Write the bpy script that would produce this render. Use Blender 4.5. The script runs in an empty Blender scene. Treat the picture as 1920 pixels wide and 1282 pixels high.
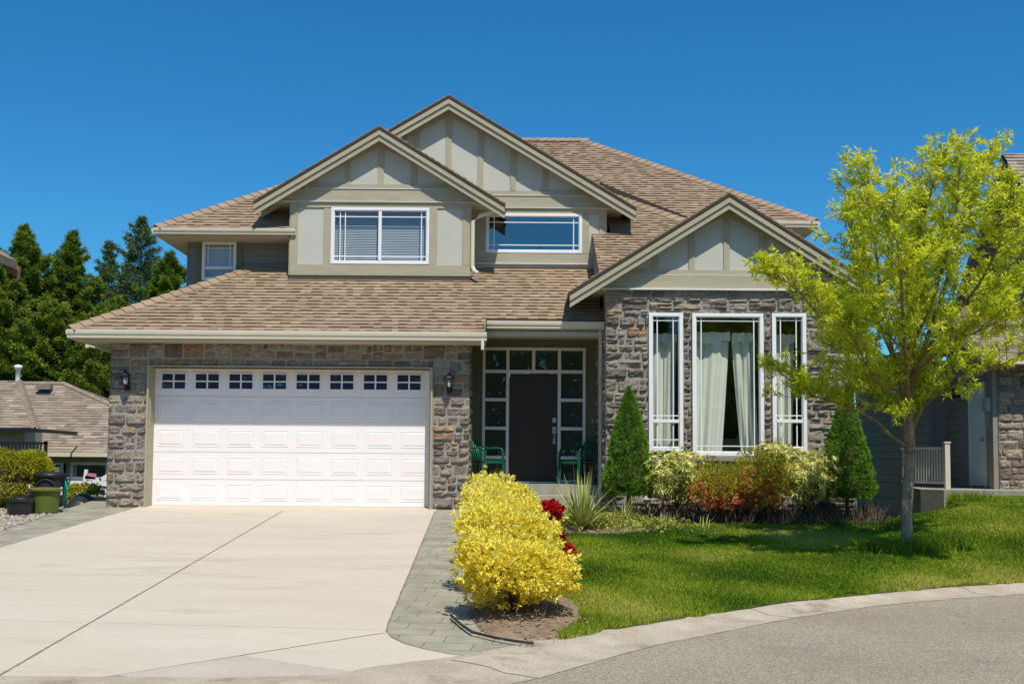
import bpy, math, random
import numpy as np
from mathutils import Vector, Matrix, Euler, noise
random.seed(7); RNG = np.random.default_rng(11)
SC = bpy.context.scene; COL = SC.collection
# ---------------------------------------------------------------- camera
F = 2140.0; PITCH = 0.065; ROLL = -0.0075; PPY = 731.0
CAM = Vector((0, -20, 0.79))
R3 = Euler((math.pi/2 + PITCH, ROLL, 0), 'XYZ').to_matrix()
cd = bpy.data.cameras.new('camera'); cam = bpy.data.objects.new('camera', cd); COL.objects.link(cam)
cam.location = CAM; cam.rotation_euler = (math.pi/2 + PITCH, ROLL, 0)
cd.sensor_width = 36; cd.lens = F*36/1920; cd.shift_y = (PPY-641)/1920; cd.clip_end = 3000; cd.clip_start = 0.1
SC.camera = cam
def ray(px, py): return R3 @ Vector(((px-960)/F, -(py-PPY)/F, -1))
def W(px, py, Y):            # measured photo pixel -> world point on the vertical plane at depth Y
    d = ray(px, py); t = (Y-CAM.y)/d.y; return CAM + d*t
def HP(px, py, a, b):        # -> world point on the sloping plane Z = a + b*Y
    d = ray(px, py); t = (a + b*CAM.y - CAM.z)/(d.z - b*d.y); return CAM + d*t
# ---------------------------------------------------------------- world, sun
S = Vector((0.34, -1.0, 1.78)).normalized()
w = bpy.data.worlds.new('World'); SC.world = w; w.use_nodes = True
nt = w.node_tree; bg = nt.nodes['Background']; sk = nt.nodes.new('ShaderNodeTexSky'); sk.sky_type = 'NISHITA'; sk.sun_disc = False
sk.sun_elevation = math.asin(S.z); sk.sun_rotation = math.atan2(S.x, S.y)
sk.air_density = 1.0; sk.dust_density = 0.8; sk.ozone_density = 6; sk.altitude = 300
hs = nt.nodes.new('ShaderNodeHueSaturation'); hs.inputs['Saturation'].default_value = 1.25
tm = nt.nodes.new('ShaderNodeMix'); tm.data_type = 'RGBA'; tm.blend_type = 'MULTIPLY'; tm.inputs[0].default_value = 1; tm.inputs[7].default_value = (.50, .98, 1.02, 1)
nt.links.new(sk.outputs[0], hs.inputs['Color']); nt.links.new(hs.outputs[0], tm.inputs[6]); nt.links.new(tm.outputs[2], bg.inputs[0]); bg.inputs[1].default_value = 0.125
ld = bpy.data.lights.new('sun', 'SUN'); lo = bpy.data.objects.new('sun', ld); COL.objects.link(lo)
ld.energy = 4.9; ld.angle = math.radians(0.53); ld.color = (1, .94, .835)
lo.rotation_euler = S.to_track_quat('Z', 'Y').to_euler(); lo.location = (6, -20, 25)
SC.view_settings.view_transform = 'Standard'; SC.view_settings.look = 'None'; SC.view_settings.gamma = 1
SC.view_settings.exposure = 0.0; SC.view_settings.use_curve_mapping = False
# ---------------------------------------------------------------- materials
M = {}
def lin(r, g, b):
    f = lambda c: (c/12.92 if c <= .04045 else ((c+.055)/1.055)**2.4)
    return tuple(f(v/255) for v in (r, g, b))
def mat(name, c1, c2=None, scale=6, rough=.8, bump=0, bscale=60, tint=None, spec=.3, trans=0, detail=4, stretch=None, metal=0, speck=0, stain=None):
    m = bpy.data.materials.new(name); m.use_nodes = True; t = m.node_tree; N = t.nodes; L = t.links
    b = N['Principled BSDF']; b.inputs['Roughness'].default_value = rough; b.inputs['Specular IOR Level'].default_value = spec; b.inputs['Metallic'].default_value = metal
    geo = N.new('ShaderNodeNewGeometry'); pos = geo.outputs['Position']
    if stretch:
        mp = N.new('ShaderNodeMapping'); mp.inputs['Scale'].default_value = stretch; L.new(pos, mp.inputs[0]); pos = mp.outputs[0]
    col = None
    if c2 is None: c2 = tuple(v*.86 for v in c1)
    nz = N.new('ShaderNodeTexNoise'); nz.inputs['Scale'].default_value = scale; nz.inputs['Detail'].default_value = detail; L.new(pos, nz.inputs['Vector'])
    rmp = N.new('ShaderNodeValToRGB'); rmp.color_ramp.elements[0].position = .3; rmp.color_ramp.elements[1].position = .7
    rmp.color_ramp.elements[0].color = (*c2, 1); rmp.color_ramp.elements[1].color = (*c1, 1)
    L.new(nz.outputs['Fac'], rmp.inputs[0]); col = rmp.outputs[0]
    if tint:      # list of (pos, colour): per-face value picks the colour, noise varies it a little
        at = N.new('ShaderNodeAttribute'); at.attribute_name = 'tint'
        tr = N.new('ShaderNodeValToRGB'); e = tr.color_ramp.elements
        while len(e) < len(tint): e.new(.5)
        for k, (p, c) in enumerate(tint): e[k].position = p; e[k].color = (*c, 1)
        L.new(at.outputs['Fac'], tr.inputs[0])
        mx = N.new('ShaderNodeMix'); mx.data_type = 'RGBA'; mx.blend_type = 'MULTIPLY'; mx.inputs[0].default_value = 1
        L.new(tr.outputs[0], mx.inputs[6]); L.new(rmp.outputs[0], mx.inputs[7]); col = mx.outputs[2]
    if speck:
        n2 = N.new('ShaderNodeTexNoise'); n2.inputs['Scale'].default_value = bscale; n2.inputs['Detail'].default_value = 2; L.new(geo.outputs['Position'], n2.inputs['Vector'])
        mr = N.new('ShaderNodeMapRange'); mr.inputs[1].default_value = .3; mr.inputs[2].default_value = .7; mr.inputs[3].default_value = 1-speck; mr.inputs[4].default_value = 1+speck
        L.new(n2.outputs['Fac'], mr.inputs[0]); m2 = N.new('ShaderNodeMix'); m2.data_type = 'RGBA'; m2.blend_type = 'MULTIPLY'; m2.inputs[0].default_value = 1
        L.new(col, m2.inputs[6]); L.new(mr.outputs[0], m2.inputs[7]); col = m2.outputs[2]
    if stain:     # (colour, noise scale, threshold, strength)
        n3 = N.new('ShaderNodeTexNoise'); n3.inputs['Scale'].default_value = stain[1]; n3.inputs['Detail'].default_value = 8; n3.inputs['Roughness'].default_value = .65; L.new(pos, n3.inputs['Vector'])
        m3 = N.new('ShaderNodeMapRange'); m3.inputs[1].default_value = stain[2]; m3.inputs[2].default_value = stain[2]+.12; m3.inputs[4].default_value = stain[3]; L.new(n3.outputs['Fac'], m3.inputs[0])
        x3 = N.new('ShaderNodeMix'); x3.data_type = 'RGBA'; L.new(m3.outputs[0], x3.inputs[0]); L.new(col, x3.inputs[6]); x3.inputs[7].default_value = (*stain[0], 1); col = x3.outputs[2]
    L.new(col, b.inputs['Base Color'])
    if bump:
        bn = N.new('ShaderNodeTexNoise'); bn.inputs['Scale'].default_value = bscale; bn.inputs['Detail'].default_value = 5; L.new(pos, bn.inputs['Vector'])
        bp = N.new('ShaderNodeBump'); bp.inputs['Strength'].default_value = bump; bp.inputs['Distance'].default_value = .02
        L.new(bn.outputs['Fac'], bp.inputs['Height']); L.new(bp.outputs[0], b.inputs['Normal'])
    if trans:
        tl = N.new('ShaderNodeBsdfTranslucent'); L.new(col, tl.inputs[0]); ms = N.new('ShaderNodeMixShader'); ms.inputs[0].default_value = trans
        out = N['Material Output']; L.new(b.outputs[0], ms.inputs[1]); L.new(tl.outputs[0], ms.inputs[2]); L.new(ms.outputs[0], out.inputs[0])
    M[name] = m; return m
WH = (1, 1, 1); WH2 = (.8, .8, .8)
mat('trim', (.41, .37, .26), (.365, .325, .22), scale=3, rough=.6, bump=.15, bscale=90, stretch=(1, 1, 4))
mat('panel', (.50, .49, .425), (.47, .46, .395), scale=2, rough=.75, bump=.2, bscale=120)
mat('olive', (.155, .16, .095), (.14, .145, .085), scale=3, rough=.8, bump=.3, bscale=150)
mat('soffit', (.48, .45, .36), (.44, .42, .33), rough=.6)
mat('gutter', (.66, .60, .47), (.61, .55, .42), scale=2, rough=.45)
mat('vinyl', (.80, .80, .80), (.76, .76, .76), rough=.4)
mat('doorwhite', (.86, .81, .79), (.83, .785, .765), scale=1.5, rough=.45, stretch=(1, 1, 5))
mat('flash', (.7, .7, .68), rough=.4)
mat('darkdoor', (.055, .040, .031), (.038, .029, .023), scale=8, rough=.45, stretch=(8, 1, .6), bump=.1)
mat('steel', (.55, .55, .52), rough=.3, metal=.8)
mat('black', (.02, .02, .021), (.015, .015, .016), rough=.45)
mat('blackplastic', (.028, .028, .03), (.02, .02, .022), rough=.4, bump=.05)
mat('greentub', (.10, .135, .02), (.085, .115, .016), rough=.45)
mat('olivelid', (.17, .16, .035), (.12, .12, .025), rough=.4)
mat('teal', (.03, .42, .29), (.025, .36, .25), rough=.4)
mat('greenplastic', (.012, .13, .075), (.010, .11, .06), rough=.35, spec=.5)
mat('lampglass', (.5, .5, .48), rough=.2)
mat('siding', (.20, .20, .175), (.18, .18, .16), scale=4, rough=.7, bump=.1)
mat('nsiding', (.26, .235, .19), (.23, .205, .165), scale=4, rough=.7, bump=.1)
mat('lsiding', (.36, .33, .25), (.33, .30, .23), scale=4, rough=.7)
mat('interior', (.10, .105, .085), (.08, .085, .07), rough=.9)
mat('curtain', (.92, .90, .82), (.86, .84, .76), rough=.9, scale=3, trans=.2)
mat('blind', (.62, .60, .60), (.52, .50, .52), scale=1.3, rough=.6)
mat('sofa', (.16, .19, .09), rough=.9)
SH = [(0, (.310, .215, .145)), (.35, (.345, .248, .168)), (.7, (.372, .272, .187)), (1, (.42, .318, .222))]
mat('shingle', (1, 1, 1), (.84, .82, .80), scale=1.7, rough=.95, bump=.5, bscale=160, tint=SH, spec=.1, speck=.25)
mat('shinglebase', (.07, .05, .038), rough=.95)
mat('lshingle', (1, .97, .97), (.8, .78, .78), scale=1, rough=.95, tint=[(0, (.22, .175, .135)), (.5, (.30, .245, .19)), (1, (.40, .335, .27))], spec=.1)
ST = [(0, (0.187, 0.155, 0.125)), (0.25, (0.266, 0.224, 0.18)), (0.5, (0.338, 0.289, 0.233)), (0.72, (0.403, 0.344, 0.276)), (0.86, (0.374, 0.296, 0.203)), (0.95, (0.36, 0.234, 0.131)), (1, (0.403, 0.31, 0.197))]
mat('stone', (1, 1, 1), (.62, .6, .6), scale=13, rough=.9, bump=1.3, bscale=42, tint=ST, spec=.15, speck=.3)
mat('mortar', (.34, .32, .29), (.25, .235, .21), scale=30, rough=.95, bump=.4)
mat('concrete', (.56, .485, .395), (.505, .43, .34), scale=.7, rough=.85, bump=.12, bscale=90, stretch=(.55, 2.2, 1), speck=.09, detail=9, stain=((.38, .31, .235), 1.1, .57, .5))
mat('aggregate', (.52, .45, .375), (.45, .385, .315), scale=2, rough=.9, bump=.4, bscale=130, speck=.2)
mat('brownagg', (.33, .28, .225), (.28, .235, .185), scale=2, rough=.9, bump=.4, bscale=130, speck=.2)
mat('kerbstone', (.50, .43, .335), (.38, .31, .225), scale=2.6, rough=.9, bump=.6, bscale=90, speck=.25, detail=8, stain=((.22, .15, .09), 2.3, .55, .6))
mat('jointdark', (.21, .155, .11), (.30, .235, .18), scale=9, rough=.95)
mat('asphalt', (.385, .325, .245), (.315, .262, .195), scale=.55, rough=.95, bump=1.0, bscale=75, speck=.5, detail=10, stain=((.16, .14, .12), .8, .60, .35))
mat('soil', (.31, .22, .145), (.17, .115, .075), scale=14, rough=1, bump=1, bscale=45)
mat('shadesoil', (.035, .026, .018), (.02, .016, .012), scale=14, rough=1, bump=1, bscale=45)  # soil colour darkened to stand for the black shade under the shrubs
mat('lawnbase', (.055, .085, .014), (.09, .10, .022), scale=2.5, rough=1, bump=1, bscale=60)
mat('terrain', (.07, .10, .02), (.10, .11, .03), scale=1, rough=1, bump=.5, bscale=30)
mat('bark', (.46, .35, .23), (.19, .145, .10), scale=16, rough=.95, bump=1, bscale=45, stretch=(1, 1, .35))
mat('limbbark', (.36, .26, .12), (.16, .12, .07), scale=12, rough=.95, bump=.8, bscale=50)
mat('conbark', (.13, .10, .075), rough=.95)
mat('woodrail', (.58, .50, .42), (.52, .44, .37), rough=.6)
mat('cedar', (.50, .24, .10), (.42, .19, .08), rough=.6, scale=4)
mat('pebble', (1, 1, 1), (.8, .8, .8), rough=.9, tint=[(0, (.17, .14, .11)), (.5, (.32, .27, .21)), (1, (.5, .45, .37))])
mat('step', (.36, .34, .27), (.28, .26, .2), rough=.9, bump=.4)
mat('pink', (.62, .22, .25), rough=.6)
mat('ndoor', (.62, .66, .62), (.58, .62, .58), rough=.5)
mat('meter', (.30, .33, .31), rough=.4)
mat('litter', (.30, .22, .13), (.16, .11, .06), scale=40, rough=1)
mat('hose', (.05, .035, .03), rough=.7)
# paving with a stamped pattern
def paving():
    m = bpy.data.materials.new('paver'); m.use_nodes = True; t = m.node_tree; N = t.nodes; L = t.links; b = N['Principled BSDF']; b.inputs['Roughness'].default_value = .85
    g = N.new('ShaderNodeNewGeometry'); mp = N.new('ShaderNodeMapping'); mp.inputs['Rotation'].default_value = (0, 0, math.radians(5)); L.new(g.outputs['Position'], mp.inputs[0])
    nz = N.new('ShaderNodeTexNoise'); nz.inputs['Scale'].default_value = 5; L.new(mp.outputs[0], nz.inputs['Vector'])
    ad = N.new('ShaderNodeVectorMath'); ad.operation = 'SCALE'; ad.inputs['Scale'].default_value = .03; L.new(nz.outputs['Color'], ad.inputs[0])
    av = N.new('ShaderNodeVectorMath'); L.new(mp.outputs[0], av.inputs[0]); L.new(ad.outputs[0], av.inputs[1])
    br = N.new('ShaderNodeTexBrick'); br.inputs['Scale'].default_value = 1; br.inputs['Brick Width'].default_value = .40; br.inputs['Row Height'].default_value = .26; br.inputs['Mortar Size'].default_value = .006; br.offset = .37
    br.inputs['Mortar Smooth'].default_value = .4
    br.inputs['Color1'].default_value = (.275, .255, .185, 1); br.inputs['Color2'].default_value = (.32, .295, .22, 1); br.inputs['Mortar'].default_value = (.16, .15, .115, 1)
    L.new(av.outputs[0], br.inputs['Vector'])
    n2 = N.new('ShaderNodeTexNoise'); n2.inputs['Scale'].default_value = 3; n2.inputs['Detail'].default_value = 8; L.new(g.outputs['Position'], n2.inputs['Vector'])
    mr = N.new('ShaderNodeMapRange'); mr.inputs[1].default_value = .3; mr.inputs[2].default_value = .7; mr.inputs[3].default_value = .78; mr.inputs[4].default_value = 1.2; L.new(n2.outputs['Fac'], mr.inputs[0])
    mx = N.new('ShaderNodeMix'); mx.data_type = 'RGBA'; mx.blend_type = 'MULTIPLY'; mx.inputs[0].default_value = 1; L.new(br.outputs['Color'], mx.inputs[6]); L.new(mr.outputs[0], mx.inputs[7]); L.new(mx.outputs[2], b.inputs['Base Color'])
    bp = N.new('ShaderNodeBump'); bp.inputs['Strength'].default_value = .5; bp.inputs['Distance'].default_value = .01; bp.invert = True; L.new(br.outputs['Fac'], bp.inputs['Height']); L.new(bp.outputs[0], b.inputs['Normal'])
    M['paver'] = m
paving()
def glass(name, col, refl=1.0, dark=False):
    m = bpy.data.materials.new(name); m.use_nodes = True; t = m.node_tree; N = t.nodes; L = t.links; out = N['Material Output']
    gl = N.new('ShaderNodeBsdfGlossy'); gl.inputs['Roughness'].default_value = .01; gl.inputs['Color'].default_value = (.9, .95, 1, 1)
    if dark:
        tr = N.new('ShaderNodeBsdfDiffuse'); tr.inputs[0].default_value = (*col, 1)
    else:
        tr = N.new('ShaderNodeBsdfTransparent'); tr.inputs[0].default_value = (*col, 1)
    lw = N.new('ShaderNodeLayerWeight'); lw.inputs[0].default_value = .5; pw = N.new('ShaderNodeMath'); pw.operation = 'POWER'; pw.inputs[1].default_value = 5; L.new(lw.outputs['Facing'], pw.inputs[0])
    ma = N.new('ShaderNodeMath'); ma.operation = 'MULTIPLY_ADD'; ma.inputs[1].default_value = .9; ma.inputs[2].default_value = .045*refl; ma.use_clamp = True; L.new(pw.outputs[0], ma.inputs[0])
    ms = N.new('ShaderNodeMixShader'); L.new(ma.outputs[0], ms.inputs[0]); L.new(tr.outputs[0], ms.inputs[1]); L.new(gl.outputs[0], ms.inputs[2]); L.new(ms.outputs[0], out.inputs[0])
    M[name] = m
glass('pane', (.90, .95, .92), 1.4); glass('skypane', (.30, .36, .42), 5.0); glass('paneblind', (.8, .84, .84), 2.0)
glass('navy', (.03, .042, .085), 1.6, True); glass('darkroompane', (.045, .06, .046), 1.3, True)  # opaque dark base colours stand in for unlit rooms and reflected sky
# ---------------------------------------------------------------- objects
ORG = {}
def tag(o, label=None, cat=None, group=None, kind=None):
    if label: o['label'] = label
    if cat: o['category'] = cat
    if group: o['group'] = group
    if kind: o['kind'] = kind
    return o
def thing(name, loc, label, cat, group=None):
    o = bpy.data.objects.new(name, None); COL.objects.link(o); o.location = loc; o.empty_display_size = .2
    ORG[o.name] = Vector(loc); return tag(o, label, cat, group)
def link(name, me, mat_, parent, origin):
    o = bpy.data.objects.new(name, me); COL.objects.link(o)
    if mat_ is not None: me.materials.append(M[mat_] if isinstance(mat_, str) else mat_)
    if parent is not None: o.parent = parent; ORG[o.name] = ORG[parent.name]
    else: o.location = origin; ORG[o.name] = Vector(origin)
    return o
class MB:
    def __init__(s, T=None): s.v = []; s.f = []; s.t = []; s.T = T
    def add(s, vs, fs, tint=.5):
        k = len(s.v)
        if s.T: vs = [s.T(v) for v in vs]
        s.v += [tuple(v) for v in vs]; s.f += [tuple(i+k for i in f) for f in fs]; s.t += [tint]*len(fs); return s
    def box(s, x0, x1, y0, y1, z0, z1, tint=.5):
        if x0 > x1: x0, x1 = x1, x0
        if y0 > y1: y0, y1 = y1, y0
        if z0 > z1: z0, z1 = z1, z0
        return s.add([(x0, y0, z0), (x1, y0, z0), (x1, y1, z0), (x0, y1, z0), (x0, y0, z1), (x1, y0, z1), (x1, y1, z1), (x0, y1, z1)],
                     [(0, 3, 2, 1), (4, 5, 6, 7), (0, 1, 5, 4), (1, 2, 6, 5), (2, 3, 7, 6), (3, 0, 4, 7)], tint)
    def prism(s, poly, y0, y1, tint=.5):      # polygon in XZ (counter-clockwise seen from the front) extruded along Y
        n = len(poly); vs = [(x, y0, z) for x, z in poly]+[(x, y1, z) for x, z in poly]
        fs = [tuple(range(n)), tuple(range(2*n-1, n-1, -1))]+[((i+1) % n, i, i+n, (i+1) % n+n) for i in range(n)]
        return s.add(vs, fs, tint)
    def slab(s, poly, z0, z1, tint=.5):       # polygon in XY extruded along Z
        n = len(poly); vs = [(x, y, z0) for x, y in poly]+[(x, y, z1) for x, y in poly]
        fs = [tuple(range(n-1, -1, -1)), tuple(range(n, 2*n))]+[(i, (i+1) % n, (i+1) % n+n, i+n) for i in range(n)]
        return s.add(vs, fs, tint)
    def bar(s, a, b, w, h=None, up=(0, 0, 1), tint=.5):    # rectangular bar between two points
        h = h or w; a = Vector(a); b = Vector(b); d = (b-a).normalized(); u = Vector(up)
        if abs(d.dot(u)) > .98: u = Vector((0, 1, 0))
        x = d.cross(u).normalized(); y = x.cross(d)
        vs = []
        for p in (a, b):
            for i, j in ((-1, -1), (1, -1), (1, 1), (-1, 1)): vs.append(p+x*i*w/2+y*j*h/2)
        return s.add(vs, [(0, 3, 2, 1), (4, 5, 6, 7), (0, 1, 5, 4), (1, 2, 6, 5), (2, 3, 7, 6), (3, 0, 4, 7)], tint)
    def tube(s, pts, rad, n=8, cap=True, tint=.5):
        pts = [Vector(p) for p in pts]; rad = rad if hasattr(rad, '__len__') else [rad]*len(pts); vs = []; fs = []
        for i, p in enumerate(pts):
            d = (pts[min(i+1, len(pts)-1)]-pts[max(i-1, 0)]).normalized(); u = Vector((0, 0, 1)) if abs(d.z) < .95 else Vector((1, 0, 0))
            x = d.cross(u).normalized(); y = x.cross(d)
            for k in range(n):
                a = 2*math.pi*k/n; vs.append(p+(x*math.cos(a)+y*math.sin(a))*rad[i])
        for i in range(len(pts)-1):
            for k in range(n): fs.append((i*n+k, i*n+(k+1) % n, (i+1)*n+(k+1) % n, (i+1)*n+k))
        if cap: fs.append(tuple(range(n-1, -1, -1))); fs.append(tuple(range((len(pts)-1)*n, len(pts)*n)))
        return s.add(vs, fs, tint)
    def lathe(s, c, prof, n=28, tint=.5, sx=1, sy=1):       # prof: (r, z)
        vs = [(c[0]+r*sx*math.cos(2*math.pi*k/n), c[1]+r*sy*math.sin(2*math.pi*k/n), c[2]+z) for r, z in prof for k in range(n)]
        fs = [(i*n+k, i*n+(k+1) % n, (i+1)*n+(k+1) % n, (i+1)*n+k) for i in range(len(prof)-1) for k in range(n)]
        return s.add(vs, fs, tint)
    def build(s, name, mat_, parent=None, origin=None, smooth=False, kind=None, bevel=0):
        if parent is not None: o0 = ORG[parent.name]
        else:
            if origin is None:
                a = np.array(s.v); origin = ((a[:, 0].min()+a[:, 0].max())/2, (a[:, 1].min()+a[:, 1].max())/2, a[:, 2].min())
            o0 = Vector(origin)
        me = bpy.data.meshes.new(name); me.from_pydata([(v[0]-o0.x, v[1]-o0.y, v[2]-o0.z) for v in s.v], [], s.f)
        at = me.attributes.new('tint', 'FLOAT', 'FACE'); at.data.foreach_set('value', s.t)
        if smooth: me.polygons.foreach_set('use_smooth', [True]*len(s.f))
        o = link(name, me, mat_, parent, o0 if parent is None else None)
        if bevel:
            b = o.modifiers.new('bevel', 'BEVEL'); b.width = bevel; b.segments = 2; b.limit_method = 'ANGLE'; b.angle_limit = .6
        if kind: o['kind'] = kind
        return o
def pxbox(mb, x0, y0, x1, y1, Y, depth, tint=.5):   # a board whose front face shows at this measured extent
    xm, ym = (x0+x1)/2, (y0+y1)/2
    mb.box(W(x0, ym, Y).x, W(x1, ym, Y).x, Y, Y+depth, W(xm, y1, Y).z, W(xm, y0, Y).z, tint)
def wall_holes(mb, x0, x1, z0, z1, y0, y1, holes):
    xs = sorted({x0, x1, *[h[0] for h in holes], *[h[1] for h in holes]}); xs = [x for x in xs if x0 <= x <= x1]
    for a, b in zip(xs, xs[1:]):
        hs = sorted([(h[2], h[3]) for h in holes if h[0] < (a+b)/2 < h[1]]); z = z0
        for lo_, hi in hs:
            if lo_ > z: mb.box(a, b, y0, y1, z, lo_)
            z = max(z, hi)
        if z < z1: mb.box(a, b, y0, y1, z, z1)
def room(parent, x0, x1, y0, y1, z0, z1, m='interior', name='room_lining'):
    b = MB(); t = .03
    b.box(x0, x1, y1, y1+t, z0, z1); b.box(x0-t, x0, y0, y1+t, z0, z1); b.box(x1, x1+t, y0, y1+t, z0, z1)
    b.box(x0-t, x1+t, y0, y1+t, z0-t, z0); b.box(x0-t, x1+t, y0, y1+t, z1, z1+t); return b.build(name, m, parent)
# ---- shingled roof plane: poly in plan (X,Y); plane through point O rising along direction g (unit, in plan) at pitch p
def roof(parent, poly, O, g, p, name='roof_slope', m='shingle', expo=.145, wid=(.08, .24), seed=0, base=True, lift=.02):
    rnd = random.Random(seed); g = Vector((g[0], g[1])); e = Vector((g.y, -g.x)); O = Vector(O)
    k = math.sqrt(1+p*p)
    loc = [((Vector(q)-Vector((O.x, O.y))).dot(e), (Vector(q)-Vector((O.x, O.y))).dot(g)*k) for q in poly]
    N = Vector((-g.x*p, -g.y*p, 1))/k; U = Vector((e.x, e.y, 0)); V = Vector((g.x, g.y, p))/k
    P = lambda u, v, h: O+U*u+V*v+N*h
    mb = MB(); vmin = min(v for u, v in loc); vmax = max(v for u, v in loc); v = vmin
    def spans(v):
        xs = []
        for (a, b), (c, d) in zip(loc, loc[1:]+loc[:1]):
            if (b <= v < d) or (d <= v < b): xs.append(a+(v-b)/(d-b)*(c-a))
        xs.sort(); return list(zip(xs[::2], xs[1::2]))
    off = 0
    while v < vmax-1e-3:
        v1 = min(v+expo, vmax)
        for a, b in spans((v+v1)/2):
            u = a-rnd.random()*.1; thick = rnd.random() < .5
            while u < b:
                w = rnd.uniform(*wid); u0 = max(u, a); u1 = min(u+w, b)
                if u1-u0 > .01:
                    h = .023 if thick else .013; h += rnd.uniform(-.002, .002)
                    ta = min(max(rnd.gauss(.42 if thick else .6, .2), 0), 1); vv = min(v1+.03, vmax)
                    j = rnd.uniform(-.004, .004)
                    mb.add([P(u0, v+j, 0), P(u1, v+j, 0), P(u1, v+j, h+lift), P(u0, v+j, h+lift), P(u1, vv, lift*.6), P(u0, vv, lift*.6), P(u1, vv, 0), P(u0, vv, 0)],
                           [(0, 1, 2, 3), (3, 2, 4, 5), (0, 3, 5, 7), (1, 6, 4, 2)], ta)
                u += w; thick = not thick if rnd.random() < .8 else thick
        v = v1
    o = mb.build(name, m, parent)
    if base:
        bb = MB(); n = len(loc); bb.add([P(u, v, .004) for u, v in loc]+[P(u, v, -.05) for u, v in loc], [tuple(range(n)), tuple(range(2*n-1, n-1, -1))]+[(i, (i+1) % n, (i+1) % n+n, i+n) for i in range(n)])
        bb.build('roof_deck', 'shinglebase', parent)
    return o
def caps(parent, a, b, w=.30, m='shingle', name='ridge_cap', side=.14):
    a = Vector(a); b = Vector(b); n = max(2, int((b-a).length/.2)); d = (b-a)/n; dn = d.normalized(); x = dn.cross(Vector((0, 0, 1))).normalized(); u = x.cross(dn)
    mb = MB()
    for i in range(n):
        p = a+d*i; q = p+d*1.15; t = random.gauss(.5, .15)
        vs = [p-x*w/2-u*side*.45+u*.035, p+u*.065, p+x*w/2-u*side*.45+u*.035, q-x*w/2-u*side*.45+u*.01, q+u*.04, q+x*w/2-u*side*.45+u*.01]
        vs += [v-u*.03 for v in vs]
        mb.add(vs, [(0, 1, 4, 3), (1, 2, 5, 4), (0, 6, 7, 1), (1, 7, 8, 2), (2, 8, 11, 5), (0, 3, 9, 6)], min(max(t, 0), 1))
    return mb.build(name, m, parent)
# ---- stone veneer
def stones(mb, x0, x1, z0, z1, Y, holes=(), seed=1, depth=.045, hb=(.11, .27)):
    rnd = random.Random(seed); rects = []; z = z0
    while z < z1-.02:
        h = rnd.uniform(*hb); h = min(h, z1-z)
        if z1-(z+h) < .08: h = z1-z
        x = x0-rnd.random()*.1
        while x < x1:
            w_ = rnd.uniform(.14, .52) if h < .24 else rnd.uniform(.16, .40)
            if h > .2 and rnd.random() < .62:
                c = rnd.uniform(.35, .65)*h
                if rnd.random() < .6: rects += [(x, x+w_, z, z+c), (x, x+w_, z+c, z+h)]
                else: rects += [(x, x+w_, z, z+c), (x, x+w_*.45, z+c, z+h), (x+w_*.45, x+w_, z+c, z+h)]
            else: rects.append((x, x+w_, z, z+h))
            x += w_
        z += h
    out = []
    for r in rects:
        r = (max(r[0], x0), min(r[1], x1), max(r[2], z0), min(r[3], z1)); todo = [r]
        for h in holes:
            nx = []
            for q in todo:
                if q[1] <= h[0] or q[0] >= h[1] or q[3] <= h[2] or q[2] >= h[3]: nx.append(q); continue
                if q[0] < h[0]: nx.append((q[0], h[0], q[2], q[3]))
                if q[1] > h[1]: nx.append((h[1], q[1], q[2], q[3]))
                a, b = max(q[0], h[0]), min(q[1], h[1])
                if q[2] < h[2]: nx.append((a, b, q[2], h[2]))
                if q[3] > h[3]: nx.append((a, b, h[3], q[3]))
            todo = nx
        out += [q for q in todo if q[1]-q[0] > .03 and q[3]-q[2] > .03]
    for q in out:
        g = .0035; a, b, c, d = q[0]+g, q[1]-g, q[2]+g, q[3]-g
        nx = max(4, int((b-a)/.035)); nz = max(4, int((d-c)/.035)); off = Vector((rnd.uniform(0, 90), rnd.uniform(0, 90), 0))
        base = depth*rnd.uniform(.35, 1.0); tx, tz = rnd.uniform(-.02, .02), rnd.uniform(-.025, .025); vs = []; fs = []
        amp = depth*.75
        for j in range(nz+1):
            for i in range(nx+1):
                u, v = i/nx, j/nz; x = a+(b-a)*u; zz = c+(d-c)*v
                e = min(u*(b-a), (1-u)*(b-a), v*(d-c), (1-v)*(d-c)); ef = min(1, e/.013)**.5
                qn = Vector((x, zz, 0))*6.5+off
                vd, vp = noise.voronoi(qn+noise.noise_vector(qn*1.7)*.35); vc = vp[0]; fd = noise.noise_vector(vc*5.3); n1 = [.35+.75*((qn.x-vc.x)*fd.x+(qn.y-vc.y)*fd.y)*1.6+.9*noise.noise(vc*9.1)]; n2 = noise.noise(Vector((x, zz, 0))*24+off)
                hgt = ef*(base+tx*(u-.5)*2+tz*(v-.5)*2+amp*(n1[0]-.35)*.6+n2*.010+depth*.42*noise.noise(Vector((x*7, zz*27, 0))+off))
                wob = .006*noise.noise(Vector((x, zz, 3))*14+off)*(1 if e < .001 else 0)
                vs.append((x+wob, Y-max(hgt, .014) if e > .001 else Y-.001, zz+wob))
        for j in range(nz):
            for i in range(nx): k = j*(nx+1)+i; fs.append((k, k+1, k+nx+2, k+nx+1))
        t = rnd.random(); t = t*.84 if rnd.random() < .9 else rnd.uniform(.86, 1)
        mb.add(vs, fs, t)
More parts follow.
